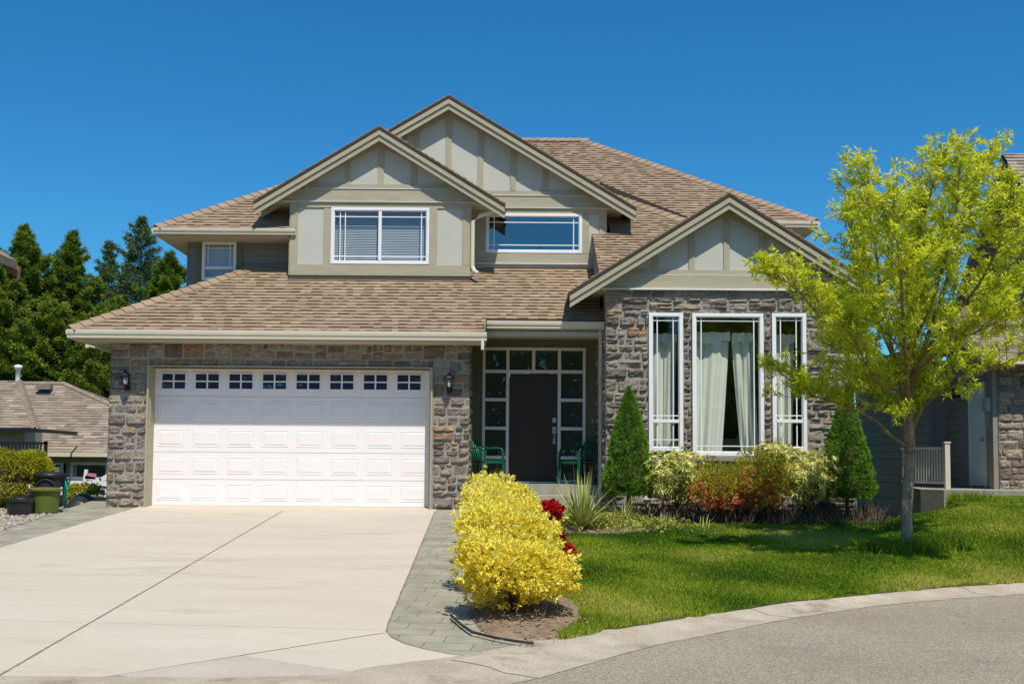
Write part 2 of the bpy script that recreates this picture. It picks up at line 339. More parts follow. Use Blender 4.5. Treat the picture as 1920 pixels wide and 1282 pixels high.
def lap(mb, x0, x1, z0, z1, Y, e=.15, holes=()):      # lapped siding facing the front
    z = z0
    xs = sorted({x0, x1, *[h[0] for h in holes], *[h[1] for h in holes]})
    while z < z1:
        zt = min(z+e, z1)
        for a, b in zip(xs, xs[1:]):
            if any(h[0] < (a+b)/2 < h[1] and h[2] < (z+zt)/2 < h[3] for h in holes): continue
            mb.add([(a, Y-.022, z), (b, Y-.022, z), (b, Y-.004, zt), (a, Y-.004, zt), (a, Y, z), (b, Y, z)], [(0, 1, 2, 3), (4, 5, 1, 0)], random.random())
        z = zt
# ---- vegetation
def mesh_np(name, V, Fq, tint, mat_, parent=None, origin=None):
    o0 = np.array(ORG[parent.name]) if parent is not None else np.array(origin); V = V-o0
    me = bpy.data.meshes.new(name); nv = len(V); nf, k = Fq.shape
    me.vertices.add(nv); me.vertices.foreach_set('co', V.astype(np.float32).ravel()); me.loops.add(nf*k); me.loops.foreach_set('vertex_index', Fq.astype(np.int32).ravel())
    me.polygons.add(nf); me.polygons.foreach_set('loop_start', (np.arange(nf)*k).astype(np.int32)); me.polygons.foreach_set('loop_total', np.full(nf, k, np.int32))
    me.update(calc_edges=True); at = me.attributes.new('tint', 'FLOAT', 'FACE'); at.data.foreach_set('value', np.clip(tint, 0, 1).astype(np.float32))
    return link(name, me, mat_, parent, tuple(o0) if parent is None else None)
def unit(a): return a/np.maximum(np.linalg.norm(a, axis=1, keepdims=True), 1e-9)
def leaves(name, P, D, L, Wd, tint, mat_, parent=None, origin=None, fold=.25, up=None, droop=0):
    n = len(P); D = unit(D); r = unit(RNG.normal(size=(n, 3))+(0 if up is None else np.array(up)))
    X = unit(np.cross(D, r)); Nn = np.cross(X, D); L = np.broadcast_to(np.asarray(L, float), (n,))[:, None]; Wd = np.broadcast_to(np.asarray(Wd, float), (n,))[:, None]
    A = P; B = P+D*L*.45-X*Wd/2+Nn*Wd*fold; C = P+D*L-np.array([0, 0, 1])*L*droop; E = P+D*L*.45+X*Wd/2+Nn*Wd*fold
    V = np.stack([A, B, C, E], 1).reshape(-1, 3); i = np.arange(n)*4
    Fq = np.concatenate([np.stack([i, i+1, i+2], 1), np.stack([i, i+2, i+3], 1)]); return mesh_np(name, V, Fq, np.concatenate([tint, tint]), mat_, parent, origin)
def noise3(P, s, seed=0): return np.array([noise.noise(Vector((p[0]*s+seed, p[1]*s, p[2]*s))) for p in P])
# ================================================================ THE HOUSE
house = thing('house', (-.8, 2, 0), 'two storey house with stone veneer, khaki gables, brown shingle roofs and a white garage door', 'house')
Y0 = 0.0; YE = -.50; PG = .594
ZE = W(520, 622, YE).z                      # garage eave (top of gutter)
XG0 = W(206, 760, Y0).x; XG1 = W(881, 760, Y0).x
XC = W(130, 618, YE).x
ZS = ZE-.15                                # soffit height
def window(parent, px, Y, vx=(), hz=(), fw=.055, rail=(), mull=(), gl='pane', depth=.07, name='window', sill=True, bar=.018, proud=.03):
    x0, y0, x1, y1 = px; xm, ym = (x0+x1)/2, (y0+y1)/2
    a, b, t, c = W(x0, ym, Y).x, W(x1, ym, Y).x, W(xm, y0, Y).z, W(xm, y1, Y).z
    yf = Y-proud; f = MB(); f.box(a, a+fw, yf, yf+depth, c, t); f.box(b-fw, b, yf, yf+depth, c, t); f.box(a+fw, b-fw, yf, yf+depth, t-fw, t); f.box(a+fw, b-fw, yf, yf+depth, c, c+fw)
    i = .012; yi = yf+.02
    f.box(a+fw, a+fw+i, yi, yf+depth, c+fw, t-fw); f.box(b-fw-i, b-fw, yi, yf+depth, c+fw, t-fw); f.box(a+fw+i, b-fw-i, yi, yf+depth, t-fw-i, t-fw); f.box(a+fw+i, b-fw-i, yi, yf+depth, c+fw, c+fw+i)
    for r in rail: z = W(xm, r, Y).z; f.box(a+fw+i, b-fw-i, yf+.006, yf+depth, z-.028, z+.028)
    for r in mull: x = W(r, ym, Y).x; f.box(x-.03, x+.03, yf+.006, yf+depth, c+fw+i, t-fw-i)
    w_ = f.build(name, 'vinyl', parent, bevel=.004)
    m = MB(); yg = yf+.045
    for q in vx:
        q = q if isinstance(q, tuple) else (q, y0, y1); x = W(q[0], (q[1]+q[2])/2, Y).x; m.box(x-bar/2, x+bar/2, yg-.008, yg+.004, max(W(q[0], q[2], Y).z, c+fw), min(W(q[0], q[1], Y).z, t-fw))
    for q in hz:
        q = q if isinstance(q, tuple) else (q, x0, x1); z = W(xm, q[0], Y).z; m.box(max(W(q[1], ym, Y).x, a+fw), min(W(q[2], ym, Y).x, b-fw), yg-.0065, yg+.0055, z-bar/2, z+bar/2)
    if m.v: m.build('muntin', 'vinyl', w_)
    g = MB(); g.add([(a+fw, yg, c+fw), (b-fw, yg, c+fw), (b-fw, yg, t-fw), (a+fw, yg, t-fw)], [(0, 1, 2, 3)]); g.build('pane', gl, w_)
    return w_, (a, b, c, t)
# ---------------- garage walls
dxa, dxb = W(275, 820, Y0).x, W(810.5, 820, Y0).x; dzt = W(540, 689.5, Y0).z
body = MB(); wall_holes(body, XG0+.02, XG1-.02, -.03, ZS, Y0-.009, .2, [(dxa, dxb, -.05, dzt)])
body.box(XG0+.02, XG0+.2, .2, 6, -.03, ZS); body.box(XG1-.2, XG1-.02, .2, 3, -.03, ZS); body.box(XG0+.02, XG1, 6, 6.2, -.03, ZS)
body.build('garage_wall', 'mortar', house)
sm = MB(); stones(sm, XG0-.02, dxa-.01, 0, 1.62, Y0, seed=3, depth=.05); stones(sm, dxb+.01, XG1, 0, 1.62, Y0, seed=5, depth=.05)
stones(sm, XG0-.02, XG1, 1.62, ZS-.01, Y0, [(dxa-.01, dxb+.01, 1, dzt+.005)], seed=8, depth=.035, hb=(.15, .26))
TL = lambda v: (XG0-.02-.0+(v[1]-Y0), Y0+v[0], v[2])
s2 = MB(lambda v: (XG0+.02+(v[1]), v[0], v[2])); stones(s2, .05, 1.5, 0, ZS-.01, 0, seed=21); sm.add(s2.v, s2.f); sm.t[-len(s2.f):] = s2.t
s3 = MB(lambda v: (XG1-.02-(v[1]), v[0], v[2])); stones(s3, .03, .35, 0, ZS-.01, 0, seed=22); k = len(s3.f); sm.add(s3.v, [tuple(reversed(f)) for f in s3.f]); sm.t[-k:] = s3.t
sm.build('stone_veneer', 'stone', house)
# jamb trim
REC = .26
jt = MB(); t = .03
jt.box(dxa, dxa+t, Y0-.075, Y0+REC, 0, dzt); jt.box(dxb-t, dxb, Y0-.075, Y0+REC, 0, dzt); jt.box(dxa, dxb, Y0-.075, Y0+REC, dzt, dzt+.022)
jt.box(dxb-t-.03, dxb-t, Y0+.0, Y0+REC, 0, dzt); jt.box(dxa+t, dxa+t+.012, Y0+.02, Y0+REC, 0, dzt); jt.build('door_jamb', 'trim', house)
# garage door: four panel sections
gd = MB(); a, b = dxa+t+.002, dxb-t-.002; zt = dzt-.004; n = 5; zs = [0.018]
pys = [950.5, 899.5, 848.5, 797.5, 744, 690]
zs = [W(540, p, REC).z for p in pys]; zs[0] = .02; zs[-1] = zt
cols = 8; cw = (b-a)/cols
for i in range(5):
    z0, z1 = zs[i], zs[i+1]; gd.box(a, b, REC+.012, REC+.05, z0+.0015, z1-.0015)
    gd.box(a, b, REC+.006, REC+.012, z0+.005, z1-.003)      # section skin
    if i < 4:
        for c in range(cols):
            xa, xb = a+cw*c+cw*.13, a+cw*(c+1)-cw*.11; za, zb = z0+(z1-z0)*.2, z1-(z1-z0)*.17; e = .022; yq = REC+.006
            # raised panel: outer bead, sunken channel, raised field
            vs = []
            for d_, yy in ((0, yq), (.010, yq-.008), (.022, yq+.0005), (.05, yq-.008), (.055, yq-.0085)):
                vs += [(xa+d_, yy, za+d_), (xb-d_, yy, za+d_), (xb-d_, yy, zb-d_), (xa+d_, yy, zb-d_)]
            fs = []
            for r in range(4):
                for q in range(4): fs.append((r*4+q, r*4+(q+1) % 4, r*4+4+(q+1) % 4, r*4+4+q))
            fs.append((16, 17, 18, 19)); gd.add(vs, fs)
gdo = gd.build('garage_door', 'doorwhite', house)
bs = MB(); bs.box(a, b, REC+.0, REC+.03, .0, .02); bs.build('bottom_seal', 'black', gdo)
bs = MB(); bs.box(a-.02, b+.02, REC+.055, REC+.1, 0, zt+.03); bs.build('door_backing', 'black', gdo)
z0, z1 = zs[4], zs[5]
for c in range(cols):
    x0p = 304.0+c*63.05; wx0, wx1 = W(x0p, 714, REC).x, W(x0p+43.5, 714, REC).x; wt, wb = W(x0p, 700.5+c*.35, REC).z, W(x0p, 728+c*.35, REC).z
    f = MB(); e = .018; yq = REC+.006
    f.box(wx0-e, wx1+e, yq-.016, yq, wt, wt+e); f.box(wx0-e, wx1+e, yq-.016, yq, wb-e, wb); f.box(wx0-e, wx0, yq-.016, yq, wb, wt); f.box(wx1, wx1+e, yq-.016, yq, wb, wt)
    xm, zm = (wx0+wx1)/2, (wt+wb)/2; f.box(xm-.014, xm+.014, yq-.013, yq, wb, wt); f.box(wx0, xm-.014, yq-.013, yq, zm-.012, zm+.012); f.box(xm+.014, wx1, yq-.013, yq, zm-.012, zm+.012)
    f.box(wx0-.055, wx1+.055, yq-.006, yq, wt+.04, wt+.05); f.box(wx0-.055, wx1+.055, yq-.006, yq, wb-.05, wb-.04); f.box(wx0-.055, wx0-.045, yq-.006, yq, wb-.04, wt+.04); f.box(wx1+.045, wx1+.055, yq-.006, yq, wb-.04, wt+.04)
    fo = f.build('door_window', 'doorwhite', gdo.parent); g = MB(); g.box(wx0, wx1, yq-.004, yq-.001, wb, wt); g.build('pane', 'navy', fo)
# lanterns
def lantern(px, py, Y, k=1.0, par=None):
    p = W(px, py, Y); y = p.y-.16*k; m = MB(); X, Z = p.x, p.z
    m.box(X-.045*k, X+.045*k, Y-.07, Y-.03, Z-.19*k, Z-.02*k); m.bar((X, Y-.04, Z-.13*k), (X, y, Z-.15*k), .02*k)
    m.lathe((X, y, Z), [(.012*k, .17*k), (.02*k, .155*k), (.012*k, .14*k), (.035*k, .13*k), (.055*k, .115*k), (.09*k, .075*k), (.095*k, .06*k), (.0, .06*k)], 4+2)
    m.lathe((X, y, Z), [(0, -.105*k), (.045*k, -.105*k), (.05*k, -.09*k), (0, -.09*k)], 6); m.lathe((X, y, Z), [(0, -.16*k), (.02*k, -.15*k), (.01*k, -.13*k), (.028*k, -.105*k)], 6)
    for q in range(6):
        a_ = math.pi*2*q/6; m.bar((X+.047*k*math.cos(a_), y+.047*k*math.sin(a_), Z-.1*k), (X+.075*k*math.cos(a_), y+.075*k*math.sin(a_), Z+.062*k), .011*k)
    o = m.build('wall_lantern', 'black', par or house); g = MB(); g.lathe((X, y, Z), [(.03*k, -.09*k), (.042*k, -.03*k), (.04*k, .03*k), (.0, .05*k)], 10); g.build('bulb', 'lampglass', o, smooth=True); return o
lantern(241, 712, Y0); lantern(843, 717, Y0)
# ---------------- garage roof
YP = -.06; XP0 = W(911, 600, YP).x; XP1 = 1.62
OG = (0, YE, ZE)
zg = lambda y: ZE+PG*(y-YE)
YL = 2.12                                   # plane of the upper left wall and of the big gable wall
roof(house, [(XC, YE), (XP0, YE), (XP0, YP), (XP1, YP), (XP1, YL+.1), (XC+YL+.1-YE, YL+.1)], OG, (0, 1), PG, seed=1)
roof(house, [(XC, YE+.02), (XC, 6.2), (XC+2.6, 6.2), (XC+2.6, YE+2.6)], (XC, 0, ZE), (1, 0), PG, seed=2, wid=(.2, .4))
caps(house, (XC, YE, ZE+.03), (XC+YL-YE+.02, YL+.02, zg(YL+.02)+.03))
def gutter(pa, pb, drop=.13, name='gutter', m='gutter', out=(0, -1), cap=True):     # K-style gutter along a line, profile outwards
    a, b = Vector(pa), Vector(pb); o = Vector((out[0], out[1], 0)); z = Vector((0, 0, 1)); d = (b-a).normalized()
    prof = [(0, 0), (.0, -drop), (.075, -drop), (.082, -drop*.62), (.098, -drop*.5), (.105, -drop*.2), (.105, -.012), (.105, 0), (.09, .004), (.09, -.012), (.01, -.012)]
    mb = MB(); n = len(prof); vs = [a+o*x+z*h for x, h in prof]+[b+o*x+z*h for x, h in prof]
    mb.add(vs, [(i, (i+1) % n, (i+1) % n+n, i+n) for i in range(n)]+[tuple(range(n-1, -1, -1)), tuple(range(n, 2*n))]); return mb.build(name, m, house)
gy = YE+.03
gutter((XC-.02, gy, ZE+.01), (XP0+.03, gy, ZE+.01), .14)
gutter((XC+.03, 5.9, ZE+.01), (XC+.03, gy-.0, ZE+.01), .14, out=(-1, 0))
sf = MB(); sf.slab([(XC+.03, gy+.0), (XP0, gy), (XP0, .0), (XG0, .0), (XG0, 6.0), (XC+.03, 6.0)], ZS-.012, ZS); sf.build('soffit', 'soffit', house)
fa = MB(); fa.box(XC+.05, XP0, gy+.0, gy+.02, ZS, ZE); fa.box(XC+.03, XC+.05, gy, 6, ZS, ZE); fa.box(XP0-.02, XP0, gy+.02, YP, ZS, zg(YP)-.02); fa.build('fascia', 'trim', house)
# left downspout elbow
d = MB(); q0, q1 = W(165, 640, 1.0), W(210, 672, 1.6); d.bar((q0.x, 1.0, ZS), (q0.x, 1.0, q0.z-.05), .06, .08); d.bar((q0.x, 1.0, q0.z-.05), (XG0+.0, 1.3, q1.z-.02), .07, .07); d.bar((XG0-.05, 1.3, q1.z), (XG0-.05, 1.3, 0), .07, .07); d.build('downspout', 'gutter', house)
d = MB(); q = W(905, 640, gy-.04); d.bar((q.x, gy-.06, ZE-.1), (q.x, gy-.06, W(905, 656, gy).z), .05, .06); d.build('downspout', 'gutter', house)
# ---------------- entry porch
YD = 1.5
ZPE = zg(YP)
gutter((XP0+.02, YP+.02, ZPE), (XP1-.02, YP+.02, ZPE), .125)
pb = MB(); zc = W(1010, 607, YP+.1).z; zb = W(1010, 622, YP+.14).z; zb2 = W(1010, 630.5, YP+.1).z
pb.box(XP0, XP1, YP+.0, YP+.02, ZPE-.13, ZPE); pb.box(XP0, XP1, YP+.12, YP+.3, zb, ZPE-.02); pb.build('porch_header', 'olive', house)
pb = MB(); pb.box(XP0+.0, XP1, YP+.06, YP+.32, zb2, zb); pb.box(XP0, XP1, YP+.02, YP+.12, ZPE-.145, ZPE-.13); pb.build('porch_beam', 'soffit', house)
pc = MB(); pc.box(XG1-.1, XP1, YP+.32, YD, zb+.02, zb+.05); pc.build('porch_ceiling', 'soffit', house)
FZ = W(1000, 905, YD).z                       # porch floor level
# door wall with opening
ex0, ex1 = W(904, 780, YD).x, W(1098, 780, YD).x; ezt = W(1000, 651.5, YD).z
ew = MB(); wall_holes(ew, XG1-.1, XP1, FZ-.6, zb+.05, YD, YD+.1, [(ex0, ex1, FZ, ezt)]); ew.box(XG1, XG1+.012, .36, YD, FZ-.1, zb+.02)
ew.build('entry_wall', 'olive', house)
ef = MB(); fw = .055; yf = YD-.03
vx = [W(p, 780, YD).x for p in (904, 951.5, 1048.5, 1098)]
zrow = [W(1000, p, YD).z for p in (651.5, 696.5, 749.5, 803, 857.5)]
for x in vx: ef.box(x-fw*.55 if x != vx[0] else x, x+fw*.55 if x != vx[3] else x, yf, YD+.06, FZ, ezt) if x not in (vx[0], vx[3]) else (ef.box(x, x+fw, yf, YD+.06, FZ, ezt) if x == vx[0] else ef.box(x-fw, x, yf, YD+.06, FZ, ezt))
ins = [vx[0]+fw, vx[1]-fw*.55, vx[1]+fw*.55, vx[2]-fw*.55, vx[2]+fw*.55, vx[3]-fw]
for i in (0, 2, 4): ef.box(ins[i], ins[i+1], yf, YD+.06, ezt-fw, ezt)
for i in (0, 2, 4): ef.box(ins[i], ins[i+1], yf, YD+.06, zrow[1]-.03, zrow[1]+.03)
for r in zrow[2:]:
    for i in (0, 4): ef.box(ins[i], ins[i+1], yf, YD+.06, r-.03, r+.03)
xmid = (vx[1]+vx[2])/2; ef.box(xmid-.03, xmid+.03, yf, YD+.06, zrow[1]+.03, ezt-fw)
for i in (0, 4): ef.box(ins[i], ins[i+1], yf, YD+.06, FZ, FZ+.06)
efo = ef.build('entry_window', 'vinyl', house, bevel=.004)
g = MB(); g.box(ins[0], ins[1], YD+.02, YD+.03, FZ+.06, ezt-fw); g.box(ins[4], ins[5], YD+.02, YD+.03, FZ+.06, ezt-fw); g.box(ins[2], ins[3], YD+.02, YD+.03, zrow[1]+.03, ezt-fw); g.build('pane', 'darkroompane', efo)
dr = MB(); dx0, dx1 = ins[2]+.006, ins[3]-.006; dzb, dzt2 = FZ+.03, zrow[1]-.036
for i in range(7):
    u0 = dx0+(dx1-dx0)*i/7; dr.box(u0+.001, dx0+(dx1-dx0)*(i+1)/7-.001, YD+.012, YD+.05, dzb, dzt2)
dr.box(dx0, dx1, YD+.015, YD+.055, dzb, dzt2); dro = dr.build('front_door', 'darkdoor', house)
h = MB(); q = W(1039.5, 787.5, YD-.02); h.box(q.x-.035, q.x+.035, YD-.012, YD+.011, q.z-.045, q.z+.045); h.build('deadbolt', 'steel', dro, bevel=.004)
h = MB(); qa, qb = W(1039, 800, YD-.02), W(1039, 831, YD-.02); h.box(q.x-.035, q.x+.035, YD-.008, YD+.011, qa.z-.13, qa.z); h.box(q.x-.025, q.x+.025, YD-.008, YD+.011, qb.z-.01, qb.z+.09)
h.tube([(q.x, YD-.01, qa.z-.05), (q.x, YD-.06, qa.z-.09), (q.x, YD-.06, qb.z+.07), (q.x, YD-.01, qb.z+.03)], .011); h.build('handle', 'steel', dro)
th = MB(); th.box(dx0-.03, dx1+.03, YD-.06, YD+.01, FZ-.02, FZ+.028); th.build('threshold', 'flash', house)
db = MB(); q = W(1111, 789, YD); db.box(q.x-.018, q.x+.018, YD-.02, YD, q.z-.045, q.z+.045); db.build('doorbell', 'steel', house)
# ---------------- stone wing on the right
YW = -.40
wx0 = W(1135, 760, YW).x; wxa = W(1367, 400, YW).x; wx1 = 2*wxa-wx0
WZT = W(1340, 543, YW).z
wins = [(1216, 587, 1280, 845), (1297.5, 588, 1431, 854), (1447, 588, 1511, 845)]
holes = []
for px in wins:
    xm, ym = (px[0]+px[2])/2, (px[1]+px[3])/2; holes.append((W(px[0], ym, YW).x, W(px[2], ym, YW).x, W(xm, px[3], YW).z, W(xm, px[1], YW).z))
hi = [(h[0]+.03, h[1]-.03, h[2]+.03, h[3]-.03) for h in holes]
wb = MB(); wall_holes(wb, wx0+.02, wx1-.02, -.4, WZT, YW-.009, YW+.15, hi)
wb.box(wx0+.02, wx0+.15, YW+.15, 2.2, -.4, WZT); wb.box(wx1-.15, wx1-.02, YW+.15, 7, -.4, WZT); wb.build('wing_wall', 'mortar', house)
sm = MB(); stones(sm, wx0, wx1, -.4, WZT-.01, YW, [(h[0]-.005, h[1]+.005, h[2]-.005, h[3]+.005) for h in holes], seed=31, depth=.055, hb=(.10, .25))
s2 = MB(lambda v: (wx0+.02+v[1], YW+v[0], v[2])); stones(s2, .03, 1.9, -.2, ZPE-.2, 0, seed=33, depth=.06); k = len(s2.f); sm.add(s2.v, s2.f); sm.t[-k:] = s2.t
sm.build('stone_veneer', 'stone', house)
d = MB(); q = W(1128, 760, YW+.12); d.box(wx0-.085, wx0-.035, YP+.04, YP+.1, -.2, ZPE-.08); d.build('downspout', 'gutter', house)
specs = [dict(vx=[1232, 1262], hz=[601, (779, 1216, 1280), (824, 1216, 1280)], rail=[789.5]), dict(vx=[1314.5, 1413.5], hz=[602, 836]), dict(vx=[1463.5, 1493], hz=[601, (779, 1447, 1511), (838, 1447, 1511)], rail=[789.5])]
for px, sp in zip(wins, specs): window(house, px, YW, gl='pane', proud=.06, depth=.1, fw=.062, **sp)
sl = MB(); sl.box(holes[1][0]-.05, holes[1][1]+.05, YW-.13, YW+.0, holes[1][2]-.10, holes[1][2]-.004); sl.build('window_sill', 'mortar', house, bevel=.01)
room(house, wx0+.16, wx1-.16, YW+.152, YW+3.4, -.02, WZT-.05)
def curtain(xa, xb, xa2, xb2, zt, zb, Y, folds, seed, name='curtain', thin=.0):
    nx, nz = 60, 26; vs = []; fs = []; rnd = random.Random(seed); ph = rnd.random()*6
    for j in range(nz+1):
        v = j/nz; z = zt+(zb-zt)*v; e = v**1.15; a, b = xa+(xa2-xa)*e, xb+(xb2-xb)*e
        for i in range(nx+1):
            u = i/nx; x = a+(b-a)*u; amp = .03+.015*v
            vs.append((x, Y+amp*math.sin(u*folds*6.283+ph+.5*math.sin(3*v+ph))+.01*math.sin(u*31+v*5), z-(.035*abs(math.sin(u*folds*3.14+ph)) if j == 0 else 0)))
    for j in range(nz):
        for i in range(nx): k = j*(nx+1)+i; fs.append((k, k+1, k+nx+2, k+nx+1))
    mb = MB(); mb.add(vs, fs); o = mb.build(name, 'curtain', house, smooth=True)
    vb = MB(); vs = []; fs = []; n = 60
    for i in range(n+1):
        u = i/n; x = xa+(xb-xa)*u; s = .035*math.sin(u*folds*6.283*.8+ph); vs += [(x, Y-.045-.02*math.sin(u*folds*6.283+ph), zt+.03-abs(s)*.6), (x, Y-.05-.02*math.sin(u*folds*6.283+ph), zt-.16-s)]
    for i in range(n): fs.append((2*i, 2*i+1, 2*i+3, 2*i+2))
    vb.add(vs, fs); vb.build('valance', 'curtain', o, smooth=True)
cz = W(1330, 628, YW+.3).z
cx = lambda p: W(p, 720, YW+.3).x
YC = YW+.3
curtain(cx(1219), cx(1268), cx(1221), cx(1262), cz, -.0+.15, YC, 2, 1)
curtain(cx(1300), cx(1368), cx(1300), cx(1347), cz+.03, .15, YC, 1.3, 2)
curtain(cx(1372), cx(1413), cx(1398), cx(1428), cz+.02, .15, YC, 2, 3)
curtain(cx(1447), cx(1490), cx(1452), cx(1484), cz+.0, .15, YC, 2, 4)
so = MB(); zz = W(1380, 822, YW+1).z; so.box(wx0+.8, wx1-.8, YW+.9, YW+1.2, .0, zz); so.box(wx0+.8, wx1-.8, YW+1.2, YW+1.8, 0, zz-.3); so.build('sofa', 'sofa', house, bevel=.06)
# ---------------- gables
def gable(Yw, apex, left, right, Yb, over=.26, p=None, side=(True, True), seed=0, soffdrop=None, name='gable', battens=(), bands=(), panel_y=None, zbot_px=None, rakeY=None):
    Yf = Yw-over; A = W(*apex, Yf); L_ = W(*left, Yf); R_ = W(*right, Yf); xa, za = A.x, A.z
    if p is None: p = ((za-L_.z)/(xa-L_.x)+(za-R_.z)/(R_.x-xa))/2
    xl, xr = L_.x, R_.x; zl, zr = za-p*(xa-xl), za-p*(xr-xa); k = math.sqrt(1+p*p)
    # roof slopes
    th = .05
    for sgn, xe in ((-1, xl), (1, xr)):
        lo_z = za-p*abs(xe-xa)
        roof(house, [(xe, Yf-.03), (xe, Yb), (xa, Yb), (xa, Yf-.03)] if sgn < 0 else [(xa, Yf-.03), (xa, Yb), (xe, Yb), (xe, Yf-.03)], (xe, 0, lo_z-.02), (-sgn, 0), p, seed=seed+sgn, wid=(.15, .34), lift=.01)
    caps(house, (xa, Yf+.02, za-.045), (xa, Yb, za-.045), w=.24)
    # rake boards
    def rake(sgn, t0, t1, y0, y1, ext=0, mb=None):
        xe = (xl if sgn < 0 else xr)+sgn*ext; ze = za-p*abs(xe-xa)
        cut = .0
        poly = [(xa, za-t0), (xe, ze-t0), (xe-sgn*-.0, ze-t1), (xa, za-t1)]
        if sgn > 0: poly = [poly[0], poly[3], poly[2], poly[1]]
        mb.prism(poly, y0, y1)
    e = MB(); [rake(s, .02, .065, Yf-.035, Yf+.12, .012, e) for s in (-1, 1)]; e.build('shingle_edge', 'shinglebase', house)
    r = MB(); [rake(s, .065, .175, Yf-.022, Yf+.02, 0, r) for s in (-1, 1)]; r.build('rake_board', 'trim', house)
    r = MB(); [rake(s, .18, .285, Yf+.006, Yf+.04, -.0, r) for s in (-1, 1)]; r.build('rake_board', 'trim', house)
    s_ = MB(); [rake(s, .07, .10, Yf+.04, Yw, -.02, s_) for s in (-1, 1)]; s_.build('soffit', 'soffit', house)
    # attic block: its front is the pediment, its underside the soffit of the side eaves
    zb = W(apex[0], zbot_px, Yw).z
    h = .12
    hx = (za-h-zb)/p
    a_ = MB(); poly = [(xa-hx, zb), (xa+hx, zb), (xa, za-h)]
    pl, pr = max(xa-hx, xl+.03), min(xa+hx, xr-.03); zl2 = za-h-p*(xa-pl)
    poly = [(pl, zb), (pr, zb), (pr, za-h-p*(pr-xa)), (xa, za-h), (pl, zl2)]
    a_.prism(poly, Yw, Yb-.02); a_.build('pediment', 'panel', house)
    so_ = MB(); so_.box(pl+.0, pr-.0, Yw+.002, Yb-.1, zb-.012, zb-.001); so_.build('soffit', 'soffit', house)
    # side fascias
    f = MB(); f.box(pl-.03, pl, Yf+.04, Yb-.05, zb-.015, zl2+.02); f.build('fascia', 'trim', house); f = MB(); f.box(pr, pr+.03, Yf+.04, Yb-.05, zb-.015, zl2+.02); f.build('fascia', 'trim', house)
    b_ = MB()
    roofz = lambda x: za-h-.02-p*abs(x-xa)
    for (x0, x1) in battens:
        ytop = bands[0][0]; X0, X1 = W(x0, ytop-10, Yw).x, W(x1, ytop-10, Yw).x; z0 = W((x0+x1)/2, ytop, Yw).z; pts = [(X0, z0), (X1, z0), (X1, roofz(X1)), (X0, roofz(X0))]
        if X0 < xa < X1: pts.insert(3, (xa, roofz(xa)))
        if roofz(X0) > z0 or roofz(X1) > z0: b_.prism([(x, max(z, z0)) for x, z in pts], Yw-.022, Yw-.0)
    # rake trim on the wall under the slopes
    for sgn in (-1, 1):
        xe = (pl if sgn < 0 else pr); za_, ze_ = za-h, za-h-p*abs(xe-xa); q = [(xa, za_), (xe, ze_), (xe, ze_-.22), (xa, za_-.22)]
        if sgn > 0: q = [q[0], q[3], q[2], q[1]]
        b_.prism([(x, max(z, zb)) for x, z in q], Yw-.012, Yw-.001)
    for i, (y0, y1, pr_) in enumerate(bands):
        z1_, z0_ = W(apex[0], y0, Yw).z, W(apex[0], y1, Yw).z; xm0 = max(xa-(za-h-z0_)/p, pl); xm1 = min(xa+(za-h-z0_)/p, pr); xt0 = max(xa-(za-h-z1_)/p, pl); xt1 = min(xa+(za-h-z1_)/p, pr)
        b_.prism([(xm0, z0_), (xm1, z0_), (xt1, z1_), (xt0, z1_)], Yw-pr_, Yw-.0005)
    b_.build('trim_board', 'trim', house)
    fl = MB()
    for (y0, y1, pr_) in bands:
        z0_ = W(apex[0], y1, Yw).z; xm0 = max(xa-(za-h-z0_)/p, pl)+.25; xm1 = min(xa+(za-h-z0_)/p, pr)-.25; fl.box(xm0, xm1, Yw-pr_-.022, Yw-.001, z0_-.012, z0_-.001)
    fl.build('flashing', 'flash', house)
    return xa, za, p, pl, pr, zb
# dormer gable over the garage
YDm = 1.55
dg = gable(YDm, (711.5, 236), (476, 378), (946.5, 379), 6.5, seed=40, battens=[(709, 719.5), (647, 656.5), (770, 780.7), (585, 595), (832, 843)], bands=[(346.5, 354.5, .028), (356, 379, .035)], zbot_px=379.5)
x0d, x1d = W(544.3, 440, YDm).x, W(882.3, 440, YDm).x; zdt = W(712, 379.5, YDm).z; zdb = W(712, 517, YDm).z
dh = [(W(625, 440, YDm).x, W(801, 440, YDm).x, W(712, 492, YDm).z, W(712, 393, YDm).z)]
m = MB(); wall_holes(m, x0d, x1d, zdb-.2, zdt, YDm, YDm+.1, dh); m.box(x0d, x0d+.1, YDm+.1, 3.2, zdb-.2, zdt); m.box(x1d-.1, x1d, YDm+.1, 2.6, zdb-.2, zdt); m.build('dormer_wall', 'panel', house)
tb = MB()
for a_ in [(544, 380, 558, 497), (607, 390.5, 620.6, 497), (805.3, 390.5, 819.5, 497), (867.8, 380, 882.6, 497), (558, 380, 868, 389.7)]: pxbox(tb, *a_, YDm-.022, .022)
pxbox(tb, 543.2, 496.5, 882.2, 517, YDm-.035, .035); tb.box(x0d-.022, x0d, YDm, 3.1, zdb, zdt)
tb.build('trim_board', 'trim', house)
fl = MB(); pxbox(fl, 541, 516.6, 884, 518.4, YDm-.06, .06); fl.build('flashing', 'shinglebase', house)
w_, ext = window(house, (620.8, 389.8, 805, 495.5), YDm, vx=[(647, 390, 495), (790, 390, 495), (637.5, 390, 495)], hz=[406.5, 480.5], mull=[712.5], gl='paneblind', fw=.055)
bl = MB(); z = ext[2]+.05
while z < ext[3]-.05:
    bl.add([(ext[0]+.05, YDm+.12, z), (ext[1]-.05, YDm+.12, z), (ext[1]-.05, YDm+.134, z+.025), (ext[0]+.05, YDm+.134, z+.025)], [(0, 1, 2, 3)]); z += .032
bl.build('blind', 'blind', house)
room(house, ext[0]-.05, ext[1]+.05, YDm+.101, YDm+1.5, ext[2]-.05, ext[3]+.05)
